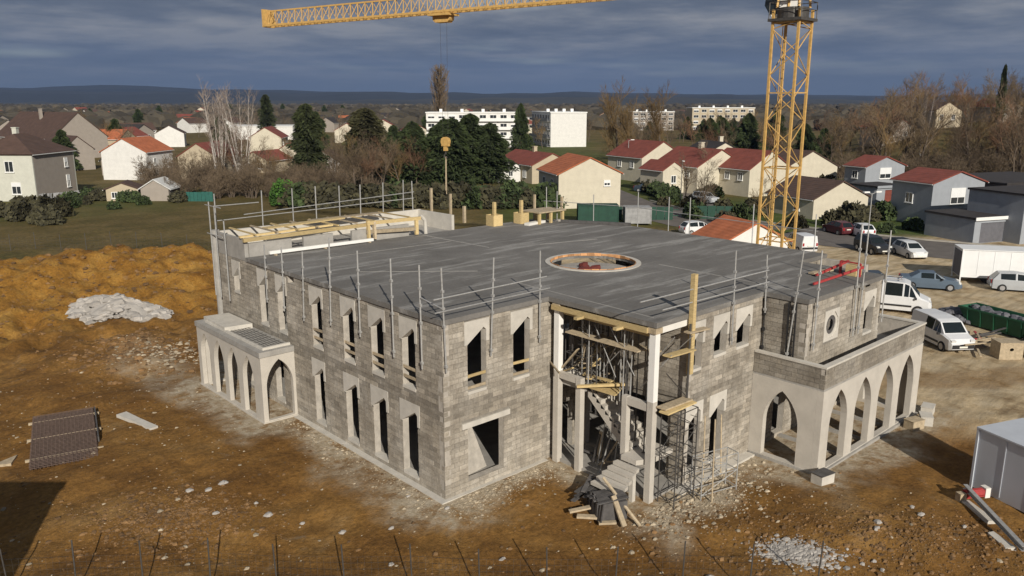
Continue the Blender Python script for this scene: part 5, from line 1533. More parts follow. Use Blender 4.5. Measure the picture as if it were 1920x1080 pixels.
scatter('rubble', 'pale rubble along the foot of the shaded left wall', 'rubble', 'dustbit', 600, lambda rg: (-0.3 - abs(rg.gauss(0, 0.6)), rg.uniform(-0.5, 11.5)), lambda r: min(.08, .016 * r.random() ** -0.5), 9)
def pile(rg):
    a, q = rg.uniform(0, 6.283), rg.random() ** 0.55
    u, v = 3.5 * q * math.cos(a), 2.0 * q * math.sin(a)
    c, s = math.sin(AZ), -math.cos(AZ)
    x, y = -0.4 + u * c - v * s, 37.2 + u * s + v * c
    return (x, y, height(x, y) + 1.25 * (1 - q) + 0.45 * (1 - q) * math.sin(3 * a) + 0.05)
scatter('rubble', 'heap of white broken rubble before the spoil bank', 'rubble', 'chalk', 1700, pile, lambda r: min(.5, .10 * r.random() ** -0.5), 10, 0.6)
mb = MB()
c_, s_ = math.sin(AZ), -math.cos(AZ)
prev = None
rows = []
for q, hz in ((1.0, -0.15), (0.7, 0.42), (0.4, 0.95), (0.12, 1.35)):
    rows.append([(-0.4 + 3.5 * q * math.cos(a) * c_ - 2.0 * q * math.sin(a) * s_, 37.2 + 3.5 * q * math.cos(a) * s_ + 2.0 * q * math.sin(a) * c_, height(-0.4, 37.2) + hz + random.uniform(-.08, .08)) for a in [k * math.pi / 9 for k in range(18)]])
for r0, r1 in zip(rows, rows[1:]):
    for k in range(18):
        j = (k + 1) % 18
        mb.face([r0[k], r0[j], r1[j], r1[k]])
mb.face(rows[-1])
o = mb.build('rubble_core', M['chalk']); stuff(o); tag(o, 'fine white grit filling the rubble heap before the spoil bank', 'rubble')
scatter('rubble', 'flat spill of white plaster rubble on the front right ground', 'rubble', 'chalk', 1500, gauss_at(6.35, -11.1, 0.62, 0.30, -1.1), lambda r: min(.13, .03 * r.random() ** -0.5), 12, 0.4)
scatter('rubble', 'scatter of pale rubble by the left portico and the bank', 'rubble', 'dustbit', 260, gauss_at(-1.6, 25.5, 1.1, 1.2, 0), lambda r: min(.2, .045 * r.random() ** -0.5), 13, 0.5)

# ================================================================ fences of the site
def mesh_fence(label, pts, h, gap, m, lean, wires, name='site_fence', bw=0.012, pr=0.03, arms=True):
    o = thing(name, label, 'fence', (pts[0][0], pts[0][1], 0))
    base = Vector((pts[0][0], pts[0][1], 0))
    rg = random.Random(len(label))
    posts = []
    for a, b in zip(pts, pts[1:]):
        a, b = Vector((a[0], a[1], 0)), Vector((b[0], b[1], 0))
        n = max(1, round((b - a).length / gap))
        posts += [a.lerp(b, k / n) for k in range(n)]
    posts.append(Vector((pts[-1][0], pts[-1][1], 0)))
    d = (posts[-1] - posts[0]).normalized()
    for k, p in enumerate(posts):
        p.z = height(p.x, p.y)
        mb = MB()
        t = p - base + Vector((d.x * rg.uniform(-lean, lean), d.y * rg.uniform(-lean, lean), h + rg.uniform(-.05, .05)))
        mb.tube(p - base - Vector((0, 0, .2)), t, pr, 6)
        mb.build('post', M[m], o)
    w = MB()
    for a, b in zip(posts, posts[1:]):
        A, B_ = a - base, b - base
        L = (B_ - A).length
        for i in range(wires[0] + 1):
            z = 0.05 + (h - 0.5) * i / wires[0]
            w.tube(A + Vector((0, 0, z)), B_ + Vector((0, 0, z + rg.uniform(-.03, .03))), bw, 3, cap=False)
        for i in range(1, wires[1]):
            q = A.lerp(B_, i / wires[1])
            w.tube(q + Vector((0, 0, 0.05)), q + Vector((0, 0, h - 0.45)), bw * 0.8, 3, cap=False)
    stuff(w.build('wire_mesh', M[m], o))
    return o
front = [wp(22.2, -22.0), wp(22.2, 9.5)]
mesh_fence('dark wire mesh fence with thin leaning posts along the bottom of the picture', front, 1.75, 2.1, 'darksteel', 0.14, (6, 10), bw=0.004, pr=0.024)
mesh_fence('thin dark wire fence between the spoil bank and the grass field', [(-14, 86), (-0.4, 72.3), (15.0, 58.2), (26, 47.5)], 1.7, 2.6, 'darksteel', 0.05, (4, 6), bw=0.008)
# ================================================================ roads beyond the site
M['asphalt'] = mat('asphalt', (0.135, 0.118, 0.105), 0.92, 0.2, 0.6, 0.2, 20)
M['kerb'] = mat('kerb_stone', (0.36, 0.34, 0.30), 0.9, 0.15, 2)
def strip(name, pts, w, m, dz=0.035, th=0.0, side=0.0):
    P = [wp(*p) for p in pts]
    Q = []
    for a, b in zip(P, P[1:]):
        n = max(1, int((b - a).length / 3))
        Q += [a.lerp(b, k / n) for k in range(n)]
    Q.append(P[-1])
    mb = MB()
    rows = []
    for i, p in enumerate(Q):
        d = (Q[min(i + 1, len(Q) - 1)] - Q[max(i - 1, 0)]).normalized()
        n = Vector((-d.y, d.x, 0))
        row = []
        for t in (-0.5, -0.17, 0.17, 0.5):
            q = p + n * (side + t * w)
            row.append((q.x, q.y, height(q.x, q.y) + dz + th))
        rows.append(row)
    for r0, r1 in zip(rows, rows[1:]):
        for k in range(3):
            mb.face([r0[k], r1[k], r1[k + 1], r0[k + 1]])
        if th:
            for k in (0, 3):
                lo0 = (r0[k][0], r0[k][1], r0[k][2] - th - .1); lo1 = (r1[k][0], r1[k][1], r1[k][2] - th - .1)
                mb.face([r0[k], lo0, lo1, r1[k]])
    return mb.build(name, M[m])
lane = [(150, 12), (122, 16), (108, 20.5), (97, 28), (89.5, 35), (83, 42.5), (77, 52), (70, 66)]
structure(strip('road', lane, 10.5, 'asphalt'))
structure(strip('kerb', lane[1:], 0.25, 'kerb', 0.02, 0.12, 5.6))
structure(strip('road', [(200, 30), (150, 30), (122, 29), (104, 24)], 5.5, 'asphalt', 0.05))

# ================================================================ houses
def rgb(name, c, rough=0.9, var=0.08, scale=1.2, stretch=None, bump=0.0):
    M[name] = mat(name, c, rough, var, scale, bump, 8, stretch=stretch)
rgb('wall_cream', (0.58, 0.53, 0.42)); rgb('wall_white', (0.70, 0.69, 0.66)); rgb('wall_grey', (0.30, 0.32, 0.35)); rgb('wall_tan', (0.46, 0.39, 0.28))
rgb('wall_dull', (0.33, 0.29, 0.25)); rgb('wall_light', (0.55, 0.55, 0.48)); rgb('wall_brown', (0.16, 0.125, 0.115))
def roof_mat(name, c):
    m = mat(name, c, 0.9, 0.22, 0.9)
    n, l = m.node_tree.nodes, m.node_tree.links
    tcn = n.new('ShaderNodeTexCoord')
    wv = n.new('ShaderNodeTexWave'); wv.bands_direction = 'Z'
    wv.inputs['Scale'].default_value = 1.6; wv.inputs['Distortion'].default_value = 1.0
    l.new(tcn.outputs['Object'], wv.inputs['Vector'])
    bp = n.new('ShaderNodeBump'); bp.inputs['Strength'].default_value = 0.5; bp.inputs['Distance'].default_value = 0.06
    l.new(wv.outputs['Fac'], bp.inputs['Height']); l.new(bp.outputs[0], n['Principled BSDF'].inputs['Normal'])
    M[name] = m
roof_mat('roof_orange', (0.42, 0.13, 0.055)); roof_mat('roof_red', (0.21, 0.055, 0.038)); roof_mat('roof_brown', (0.085, 0.05, 0.038)); roof_mat('roof_dark', (0.035, 0.03, 0.03)); roof_mat('roof_pale', (0.6, 0.6, 0.58))
M['pane'] = mat('window_pane', (0.03, 0.035, 0.04), 0.12, 0.2, 2, spec=0.6)
M['frame'] = mat('window_frame', (0.78, 0.78, 0.76), 0.6, 0.05, 3)
M['shutter'] = mat('roller_shutter', (0.74, 0.75, 0.75), 0.6, 0.05, 3)
def win(root, c, t, n, w, h, shut=0.0, frame='frame'):
    """window: frame > pane, bars; c centre, t along the wall, n outward"""
    c, t, n = Vector(c), Vector(t), Vector(n)
    u = Vector((0, 0, 1))
    mb = MB()
    fw_ = 0.09
    for s in (-1, 1):
        mb.obox(c + t * s * (w / 2) + n * 0.02, t * fw_ / 2, n * 0.06, u * (h / 2 + fw_ / 2))
        mb.obox(c + u * s * (h / 2) + n * 0.02, t * (w / 2 - fw_ / 2 - .001), n * 0.06, u * fw_ / 2)
    mb.obox(c + n * 0.02, t * 0.035, n * 0.05, u * (h / 2 - fw_ / 2 - .001))
    mb.obox(c - u * (h / 2 + fw_) + n * 0.06, t * (w / 2 + 0.12), n * 0.10, u * 0.04)
    f = mb.build('window', M[frame], root)
    mb = MB(); mb.obox(c + n * 0.012, t * (w / 2 - fw_ / 2), n * 0.012, u * (h / 2 - fw_ / 2)); mb.build('pane', M['pane'], f)
    if shut:
        mb = MB(); mb.obox(c + u * h / 2 * (1 - shut) + n * 0.055, t * (w / 2 - fw_ / 2), n * 0.014, u * (h / 2 - fw_ / 2) * shut); mb.build('shutter', M['shutter'], f)
    return f
def house(label, L, ang, w, dep, eave, ridge, wall, roof, front=(), left=(), right=(), chimney=None, name='house', group='houses round the building site', hip=0.0, cat='house', side=None, z=None, door=None):
    zb = height(*L) if z is None else z
    o = thing(name, label, cat, (L[0], L[1], zb), R(ang), group)
    pent = [(0, -0.4), (w, -0.4), (w, eave), (w / 2, ridge if not hip else eave), (0, eave)]
    T = 0.25
    mb = MB()
    mb.plate(pent, [], lambda a, z_, d: (a, d, z_), 0, T)
    mb.build('front_wall', M[wall], o)
    mb = MB(); mb.plate(pent, [], lambda a, z_, d: (a, d, z_), dep - T, dep); mb.build('back_wall', M[wall], o)
    mb = MB(); mb.box(0, T, T + .002, dep - T - .002, -0.4, eave); mb.build('side_wall', M[side or wall], o)
    mb = MB(); mb.box(w - T, w, T + .002, dep - T - .002, -0.4, eave); mb.build('side_wall', M[side or wall], o)
    ov = 0.35
    sl = (ridge - eave) / (w / 2)
    rf = MB()
    y0, y1 = -ov * 0.6, dep + ov * 0.6
    for s in (0, 1):
        X = lambda x: x if s == 0 else w - x
        e0, r0 = (X(-ov), eave - ov * sl + 0.03), (X(w / 2), ridge + 0.03)
        th = 0.16
        yr0, yr1 = (y0 + hip, y1 - hip) if hip else (y0, y1)
        a = [(e0[0], y0, e0[1]), (r0[0], yr0, r0[1]), (r0[0], yr1, r0[1]), (e0[0], y1, e0[1])]
        b = [(p[0], p[1], p[2] + th) for p in a]
        rf.face(a if s == 0 else a[::-1]); rf.face(b[::-1] if s == 0 else b)
        for i in range(4):
            j = (i + 1) % 4
            rf.face([a[i], b[i], b[j], a[j]])
    if hip:
        for yy, yr in ((y0, y0 + hip), (y1, y1 - hip)):
            p = [(-ov, yy, eave - ov * sl + 0.19), (w + ov, yy, eave - ov * sl + 0.19), (w / 2, yr, ridge + 0.19)]
            rf.face(p if yy < 1 else p[::-1])
            rf.face([(q[0], q[1], q[2] - 0.16) for q in p])
    rp = rf.build('roof', M[roof], o)
    if chimney:
        mb = MB(); cx, cy = chimney
        mb.box(cx - .35, cx + .35, cy - .35, cy + .35, eave, ridge + 1.0); mb.box(cx - .42, cx + .42, cy - .42, cy + .42, ridge + 1.001, ridge + 1.12)
        mb.build('chimney', M[wall], rp)
    for (x, zc, ww, hh, sh) in front:
        win(o, (x, -0.02, zc), (1, 0, 0), (0, -1, 0), ww, hh, sh)
    for (y, zc, ww, hh, sh) in left:
        win(o, (-0.02, y, zc), (0, -1, 0), (-1, 0, 0), ww, hh, sh)
    for (y, zc, ww, hh, sh) in right:
        win(o, (w + 0.02, y, zc), (0, 1, 0), (1, 0, 0), ww, hh, sh)
    if door:
        mb = MB(); mb.box(door[0] - .5, door[0] + .5, -0.05, -0.005, 0.0, 2.1); d = mb.build('door', M['roof_red' if len(door) > 1 else 'frame'], o)
        mb = MB(); mb.box(door[0] + .33, door[0] + .40, -0.11, -0.052, 0.98, 1.06); mb.build('handle', M['galv'], d)
    g = MB()
    for s in (-ov - .02, w + ov + .02):
        g.bar((s, y0, eave - ov * sl + 0.05), (s, y1, eave - ov * sl + 0.05), 0.1)
    g.build('gutter', M['frame'], rp)
    return o
house('cream house with a bright orange roof and a blank gable behind the slab', (64.7, 57.0), -28, 9.4, 10, 4.9, 7.1, 'wall_cream', 'roof_orange', front=[(7.3, 3.55, .9, .75, .55)], left=[(3, 3.4, 1.2, 1.2, 0), (7, 3.4, 1.2, 1.2, 0)])
house('long low cream house with a red brown roof left of the orange roofed one', (86.6, 85.2), -16, 8.6, 15, 3.4, 5.4, 'wall_tan', 'roof_red', left=[(3, 1.7, 1.2, 1.3, 0), (8, 1.7, 1.2, 1.3, 0)], chimney=(4.3, 7))
house('white cottage half hidden behind the right end of the evergreens', (84.0, 92.0), -30, 5, 6, 2.6, 4.2, 'wall_white', 'roof_brown', front=[(2.6, 1.6, .8, 1.0, 0)])
house('cream house with a wide red roof in the middle of the row', (94.5, 54.3), -14, 10.0, 11, 4.5, 7.1, 'wall_cream', 'roof_red', left=[(2.5, 3.2, 1.1, 1.2, 0), (6, 3.2, 1.1, 1.2, .4)], chimney=(5, 5))
house('cream porch wing with a red roof before the middle house of the row', (90.6, 58.3), -14, 4.5, 6, 3.9, 5.2, 'wall_cream', 'roof_red', front=[(2.2, 2.4, 1.0, 1.2, 0)])
house('cream house with a red roof at the far left of the row', (104.0, 73.4), -14, 10.0, 11, 4.6, 7.4, 'wall_cream', 'roof_red', left=[(3, 3.2, 1.1, 1.2, 0), (7, 3.2, 1.1, 1.2, 0)])
house('house with a dark slate roof behind the middle of the row', (113, 66), -30, 9, 10, 5.0, 7.3, 'wall_cream', 'roof_dark', chimney=(5, 3))
house('cream house with a brown roof partly hidden by the crane mast', (97.5, 46.5), -14, 9.0, 10, 4.4, 7.1, 'wall_cream', 'roof_red', left=[(2, 3.2, 1.0, 1.2, 0), (5, 3.2, 1.0, 1.2, 0)])
house('cream house with a blank gable right of the crane mast', (112, 48.5), -17, 12.5, 9, 3.6, 6.4, 'wall_cream', 'roof_brown')
house('low white house with a dark brown roof right of the crane mast', (81.5, 27.3), -20, 9.3, 9, 2.6, 4.7, 'wall_cream', 'roof_brown', left=[(3, 1.5, 1, 1.2, 0)])
house('white gabled house with a red roof right behind the crane base', (wp(70, 18.6).x, wp(70, 18.6).y), -24, 7.0, 5, 2.6, 4.3, 'wall_white', 'roof_orange', left=[(2.5, 1.5, 1, 1.1, 0)])
house('smaller grey house with a red roof farther back on the right', (114.7, 35.6), -20, 8.6, 4.5, 4.5, 6.0, 'wall_grey', 'roof_red', front=[(4.3, 3.4, 2.4, 1.7, .6)], left=[(2.2, 3.2, 1.1, 1.2, 0)])
house('larger grey house with a red roof and half shuttered window on the right', (86.6, 14.8), -24, 8.2, 6.5, 5.2, 6.5, 'wall_grey', 'roof_red', front=[(4.0, 3.6, 2.2, 1.9, .6)], left=[(3.5, 3.2, 1.1, 1.2, 0)], side='wall_grey')
def flat(label, L, ang, w, dep, h, wall, roofm, name='garage', cat='garage', doors=(), fascia='frame', wins=(), z=None):
    o = thing(name, label, cat, (L[0], L[1], height(*L) if z is None else z), R(ang), 'flat roofed buildings on the right')
    mb = MB()
    mb.box(0, w, dep - .2, dep, -.4, h); mb.box(0, .2, .202, dep - .202, -.4, h); mb.box(w - .2, w, .202, dep - .202, -.4, h)
    mb.build('wall', M[wall], o)
    op = [rect(a, b, 0.02, c) for (a, b, c) in doors]
    mb = MB(); mb.plate(rect(0, w, -.4, h), op, lambda a, z_, d: (a, d, z_), 0, .2); mb.build('front_wall', M[wall], o)
    mb = MB(); mb.box(-.15, w + .15, -.2, dep + .15, h + .002, h + .22); rf = mb.build('roof', M[roofm], o)
    mb = MB(); mb.box(-.18, w + .18, -.26, -.202, h - .1, h + .26); mb.build('fascia', M[fascia], rf)
    for k, (a, b, c) in enumerate(doors):
        mb = MB(); mb.box(a + .02, b - .02, .1, .14, .02, c - .02); mb.build('door', M['dark_panel' if name == 'garage' else 'roof_red'], o)
    for (x, zc, ww, hh) in wins:
        win(o, (x, -.02, zc), (1, 0, 0), (0, -1, 0), ww, hh)
    return o
flat('grey flat roofed garage with a white fascia and dark open door', (77.2, 6.75), -23, 5.4, 6.5, 2.6, 'wall_grey', 'roof_dark', doors=[(.9, 4.6, 2.2)])
flat('grey garage with a red door between the two grey houses', (99.5, 27.0), -20, 5.4, 5, 2.9, 'wall_grey', 'roof_dark', doors=[(1.6, 4.9, 2.5)], name='red_door_garage', fascia='wall_grey')
flat('brown flat roofed building behind the grey garage', (95.5, 9.5), -22, 16, 12, 4.9, 'wall_brown', 'roof_dark', name='flat_building', cat='building', doors=[(6.5, 8.2, 2.6)], fascia='roof_dark', wins=[(3, 3.2, 1.2, 1.2)])
flat('plain grey flat roofed block at the right picture edge', (80.5, 3.2), -23, 9, 7, 5.2, 'wall_grey', 'roof_dark', name='flat_building', cat='building', fascia='wall_grey')
mb = MB(); mb.box(-0.3, 0.3, -0.3, 0.3, 0, 2.6); o = mb.build('white_pillar', M['whitecol']); o.location = (81.0, 12.2, 0)
tag(o, 'white rendered pillar at the corner of the larger grey house', 'pillar')
# left group
cL = Vector((12.0, 117.2))
house('pale two storey house with white windows and a dark hipped roof at the left edge', (12.0 - 10 * math.cos(R(-45)), 117.2 - 10 * math.sin(R(-45))), -45, 10, 11, 7.2, 9.9, 'wall_light', 'roof_brown', front=[(6.3, 5.3, 1.3, 1.6, 0), (7.0, 2.0, 1.4, 1.7, .35), (2.5, 5.3, 1.3, 1.6, 0)], right=[(8.5, 5.4, .8, 1.4, .5), (8.6, 2.4, .8, 1.9, .5)], hip=4.2, side='wall_dull', chimney=(4, 6))  # side walls get a duller colour that stands in for their shade
house('big house with a wide brown roof and plain grey gable at the upper left', (37.5, 214.5), 14, 15, 30, 5.6, 12.0, 'wall_dull', 'roof_brown', chimney=(5.5, 15))
house('brown roofed house with a grey gable between the pale house and the white one', (30.2, 175), 8, 6.6, 14, 4.6, 7.4, 'wall_dull', 'roof_brown')
house('low black roofed shed beside the white house on the left', (33, 158), -38, 5, 7, 3.2, 5.2, 'wall_dull', 'roof_dark', name='shed', cat='shed')
house('white house with an orange roof on the left behind the garden sheds', (30.4, 148.0), -48, 9.2, 10, 5.4, 7.9, 'wall_white', 'roof_orange', right=[(3, 3.4, 1.0, 1.3, 0), (7, 3.4, 1.0, 1.3, 0)])
house('cream house with a red brown roof behind the birch', (41.0, 137.0), -48, 8, 11, 4.5, 7.0, 'wall_tan', 'roof_red', right=[(3, 3.0, 1.0, 1.3, 0), (7, 3.0, 1.0, 1.3, 0)])
house('small dark garden shed with a white roof at the left of the field', (24.0, 107.0), -40, 4.2, 4.5, 1.9, 3.2, 'wall_dull', 'roof_pale', name='shed', cat='shed')
house('low pale garden shed with an open front beside the white roofed one', (20.0, 110.5), -30, 4.6, 4, 1.8, 2.7, 'wall_tan', 'roof_brown', name='shed', cat='shed', front=[(1.2, .9, .8, .9, 0)])
house('cream house with a dark red roof left of the tall dark conifer', (85, 200.8), -36, 9, 12, 4.8, 7.6, 'wall_cream', 'roof_red', right=[(3, 3.0, 1.0, 1.3, 0)])
house('small cream house with a red roof touching the tall dark conifer', (67.0, 148.5), -40, 5.4, 8, 3.8, 5.6, 'wall_cream', 'roof_red', front=[(2.7, 2.0, .7, 1.0, 0)])
house('low house with a brown roof between the birch and the tall dark conifer', (57.5, 146), -60, 7, 9, 2.6, 4.4, 'wall_tan', 'roof_red', front=[(2, 1.5, 1.4, 1.1, 0), (5, 1.5, 1.4, 1.1, 0)])
house('white cottage seen through the bare bushes left of the evergreens', (58.5, 118), -40, 6, 8, 3.6, 5.6, 'wall_white', 'roof_brown', front=[(3, 2.4, 1.0, 1.2, 0)])
# fences and sheds along the gardens
def board_fence(label, a, b, h, m, gap=0.3):
    a, b = Vector((a[0], a[1], 0)), Vector((b[0], b[1], 0))
    o = thing('garden_fence', label, 'fence', a, math.atan2(b.y - a.y, b.x - a.x), 'garden fences')
    L = (b - a).length
    n = int(L / gap)
    for k in range(n):
        mb = MB(); mb.box(k * gap, k * gap + gap * .93, -.03, .03, -.2, h + random.uniform(-.04, .04), 0, random.random()); mb.build('board', M[m], o)
    mb = MB(); mb.box(0, L, .032, .08, h * .3, h * .3 + .1); mb.box(0, L, .032, .08, h * .75, h * .75 + .1); mb.build('rail', M[m], o)
    return o
M['teal'] = mat('teal_sheet', (0.02, 0.11, 0.09), 0.7, 0.2, 2)
M['pale_boards'] = mat('pale_grey_boards', (0.30, 0.30, 0.30), 0.85, 0.25, 2, tone=0.35)
board_fence('teal panel fence at the far edge of the grass field', (28.6, 102.5), (32.2, 98.9), 1.45, 'teal', .6)
board_fence('pale grey board fence before the pale two storey house', (11.5, 113.5), (17.5, 114.8), 1.5, 'pale_boards', .5)
M['green_sheet'] = mat('green_sheet', (0.012, 0.055, 0.035), 0.75, 0.25, 1.5)
board_fence('dark green sheet fence behind the far roof edge', (59.0, 47.5), (68.5, 39.0), 1.7, 'green_sheet', 1.1)
board_fence('dark green sheet fence continuing towards the lane', (70.5, 38.5), (75.0, 34.0), 1.7, 'green_sheet', 1.1)
box_thing('site_cabin', 'dark green site cabin behind the far roof edge', 'cabin', (56.5, 45.5, 0), R(-43), 5.0, 2.4, 2.2, 'green_sheet')
box_thing('site_cabin', 'grey site cabin right of the dark green one', 'cabin', (60.5, 41.2, 0), R(-43), 3.2, 2.2, 2.0, 'pale_boards')
# apartment blocks
def block_flats(label, L, ang, w, dep, h, floors, cols, side_cols, wall, z=None, balc=True, wside=None):
    o = thing('apartment_block', label, 'building', (L[0], L[1], height(*L) if z is None else z), R(ang), 'pale apartment blocks in the distance')
    mb = MB(); mb.box(0, w, 0, dep, -3, h); mb.build('wall', M[wall], o)
    mb = MB(); mb.box(-.2, w + .2, -.2, dep + .2, h + .002, h + .35); mb.build('roof', M['frame'], o)
    fh = h / floors
    for f in range(floors):
        for c in range(cols):
            x = (c + .5) * w / cols
            win(o, (x, -.02, (f + .55) * fh), (1, 0, 0), (0, -1, 0), w / cols * .62, fh * .46, random.choice((0, 0, .4)))
        for c in range(side_cols):
            y = (c + .5) * dep / side_cols
            win(o, (-.02, y, (f + .55) * fh), (0, -1, 0), (-1, 0, 0), dep / side_cols * .6, fh * .46)
        if balc and cols:
            mb = MB(); mb.box(.3, w - .6, -1.1, -.05, f * fh + .1, f * fh + .25); mb.box(.3, w - .6, -1.1, -1.02, f * fh + .252, f * fh + 1.15); mb.build('balcony', M['frame'], o)
        if balc and side_cols:
            mb = MB(); mb.box(-1.1, -.05, .5, dep - .5, f * fh + .1, f * fh + .22); mb.box(-1.1, -1.02, .5, dep - .5, f * fh + .222, f * fh + 1.0); mb.build('balcony', M['pale_boards'], o)
    mb = MB()
    for k in range(4):
        mb.box(w * (.15 + .23 * k) - .5, w * (.15 + .23 * k) + .5, dep * .4, dep * .4 + 1, h + .352, h + 1.3)
    mb.build('roof_vent', M['frame'], o)
    return o
block_flats('long white apartment block with rows of balconies behind the evergreens', (145.7, 197.6), -42, 31, 11, 11.2, 4, 9, 0, 'wall_white')
block_flats('white apartment block with a blank gable and shaded balcony side', (176.4, 169.6), -30, 12.5, 26, 11.2, 4, 0, 7, 'wall_white')
block_flats('distant pale apartment block left of the crane mast', (341, 229), -40, 33, 12, 11.5, 4, 8, 0, 'wall_tan', balc=False)
block_flats('dull apartment block beside the distant pale one', (318, 250), -40, 22, 12, 9.5, 4, 6, 0, 'wall_dull', balc=False)
flat('long white industrial hall at the far left of the tall dark conifer', (120, 296), -43, 26, 20, 5.2, 'wall_white', 'roof_pale', name='hall', cat='hall')
flat('white hall roof with dark front farther off behind the evergreens', (240, 275), -43, 40, 25, 7, 'wall_white', 'roof_pale', name='hall', cat='hall')
# street lamps
def lamp(label, x, y, h, heads):
    o = thing('street_lamp', label, 'street lamp', (x, y, height(x, y)), 0, 'street lamps')
    mb = MB(); mb.tube((0, 0, 0), (0, 0, h), .07, 8, r2=.05); mb.build('pole', M['galv'], o)
    for s in heads:
        mb = MB(); mb.tube((0, 0, h - .1), (s[0] * .5, s[1] * .5, h + .1), .035, 6); mb.build('arm', M['galv'], o)
        mb = MB(); mb.obox((s[0] * .75, s[1] * .75, h + .14), Vector((s[0], s[1], 0)) * .34, Vector((-s[1], s[0], 0)) * .15, (0, 0, .07)); mb.build('lamp_head', M['frame'], o)
    return o
lamp('white twin headed street lamp on the verge above the parked cars', 64.5, 12.6, 5.9, ((-.9, .4), (.9, -.4)))
lamp('thin street lamp by the row of cream houses', 83.5, 49.5, 6.2, ((-.7, -.7),))
lamp('tall thin street lamp on the lane before the brown tree', 108, 80, 7.5, ((.7, -.7),))

# ================================================================ trees
M['bark'] = mat('bark', (0.115, 0.088, 0.066), 0.95, 0.25, 3)
M['twig'] = mat('twigs', (0.135, 0.098, 0.062), 0.95, 0.3, 0.5, tone=0.35)
M['twig_red'] = mat('twigs_red', (0.165, 0.092, 0.052), 0.95, 0.3, 0.5, tone=0.3)
M['twig_grey'] = mat('twigs_grey', (0.26, 0.21, 0.175), 0.95, 0.3, 0.5, tone=0.3)
M['twig_gold'] = mat('twigs_gold', (0.17, 0.11, 0.045), 0.95, 0.3, 0.5, tone=0.3)
M['birch'] = mat('birch_bark', (0.48, 0.44, 0.40), 0.9, 0.25, 3)
M['needle'] = mat('needles', (0.036, 0.046, 0.014), 0.9, 0.35, 0.6, tone=0.5)
M['needle_green'] = mat('needles_green', (0.034, 0.050, 0.013), 0.9, 0.35, 0.6, tone=0.5)
M['needle_br'] = mat('needles_brown', (0.05, 0.048, 0.018), 0.9, 0.35, 0.6, tone=0.5)
M['bright_leaf'] = mat('bright_leaves', (0.05, 0.12, 0.015), 0.9, 0.3, 1, tone=0.4)
M['hedge_leaf'] = mat('hedge_leaves', (0.055, 0.05, 0.024), 0.9, 0.35, 0.8, tone=0.5)
M['hedge_green'] = mat('hedge_green_leaves', (0.04, 0.06, 0.018), 0.9, 0.35, 0.8, tone=0.5)
def bare_meshes(seed, h, spread, trunk_m, twig_m, stems=1, up=0.55, fan=3.2, levels=4, first=0.25):
    rg = random.Random(seed)
    tr, cr = MB(), MB()
    def grow(p, d, L, r, lev):
        n = 3 if lev < 2 else 2
        q = p
        dd = d.copy()
        pts = [p]
        for k in range(n):
            dd = (dd + Vector((rg.gauss(0, .12), rg.gauss(0, .12), .10 * up))).normalized()
            q = q + dd * (L / n)
            pts.append(q)
        tgt = tr if lev == 0 else cr
        for k in range(n):
            r0, r1 = r * (1 - .55 * k / n), r * (1 - .55 * (k + 1) / n)
            tgt.tube(pts[k], pts[k + 1], r0, 5 if lev == 0 else 3, r2=r1, cap=False, tone=rg.random())
        if lev >= levels:
            return
        kids = int(fan + rg.random() * 2) + (4 if lev == 0 else 0)
        for c in range(kids):
            t = rg.uniform(first if lev == 0 else .3, 1.0)
            s = min(n - 1, int(t * n)); base = pts[s].lerp(pts[s + 1], t * n - s)
            a = rg.uniform(0, 6.283)
            side = dd.orthogonal().normalized()
            side = Matrix.Rotation(a, 3, dd) @ side
            nd = (dd * up * 1.3 + side * spread + Vector((0, 0, .25 * up))).normalized()
            grow(base, nd, L * rg.uniform(.42, .66) * (1.15 - .35 * t if lev == 0 else 1), max(.018, r * .42), lev + 1)
        grow(pts[-1], (dd + Vector((rg.gauss(0, .2), rg.gauss(0, .2), 0))).normalized(), L * .55, max(.018, r * .45), lev + 1)
    for s in range(stems):
        a = s * 6.283 / max(1, stems) + rg.random()
        off = Vector((math.cos(a), math.sin(a), 0)) * (.35 if stems > 1 else 0)
        grow(off, (Vector((0, 0, 1)) + off * (.55 if stems > 1 else 0)).normalized(), h * .52, h * .016, 0)
    return tr.mesh('trunk', M[trunk_m]), cr.mesh('crown', M[twig_m])
def tree_of(meshes, label, x, y, rz, sc, name, cat='tree', group=None, z=None):
    o = thing(name, label, cat, (x, y, (height(x, y) - .1) if z is None else z), rz, group)
    o.scale = sc if hasattr(sc, '__len__') else (sc,) * 3
    for nm, me in zip(('trunk', 'crown'), meshes):
        c = bpy.data.objects.new(nm, me); COL.objects.link(c); c.parent = o
        if nm == 'crown':
            pass
    return o
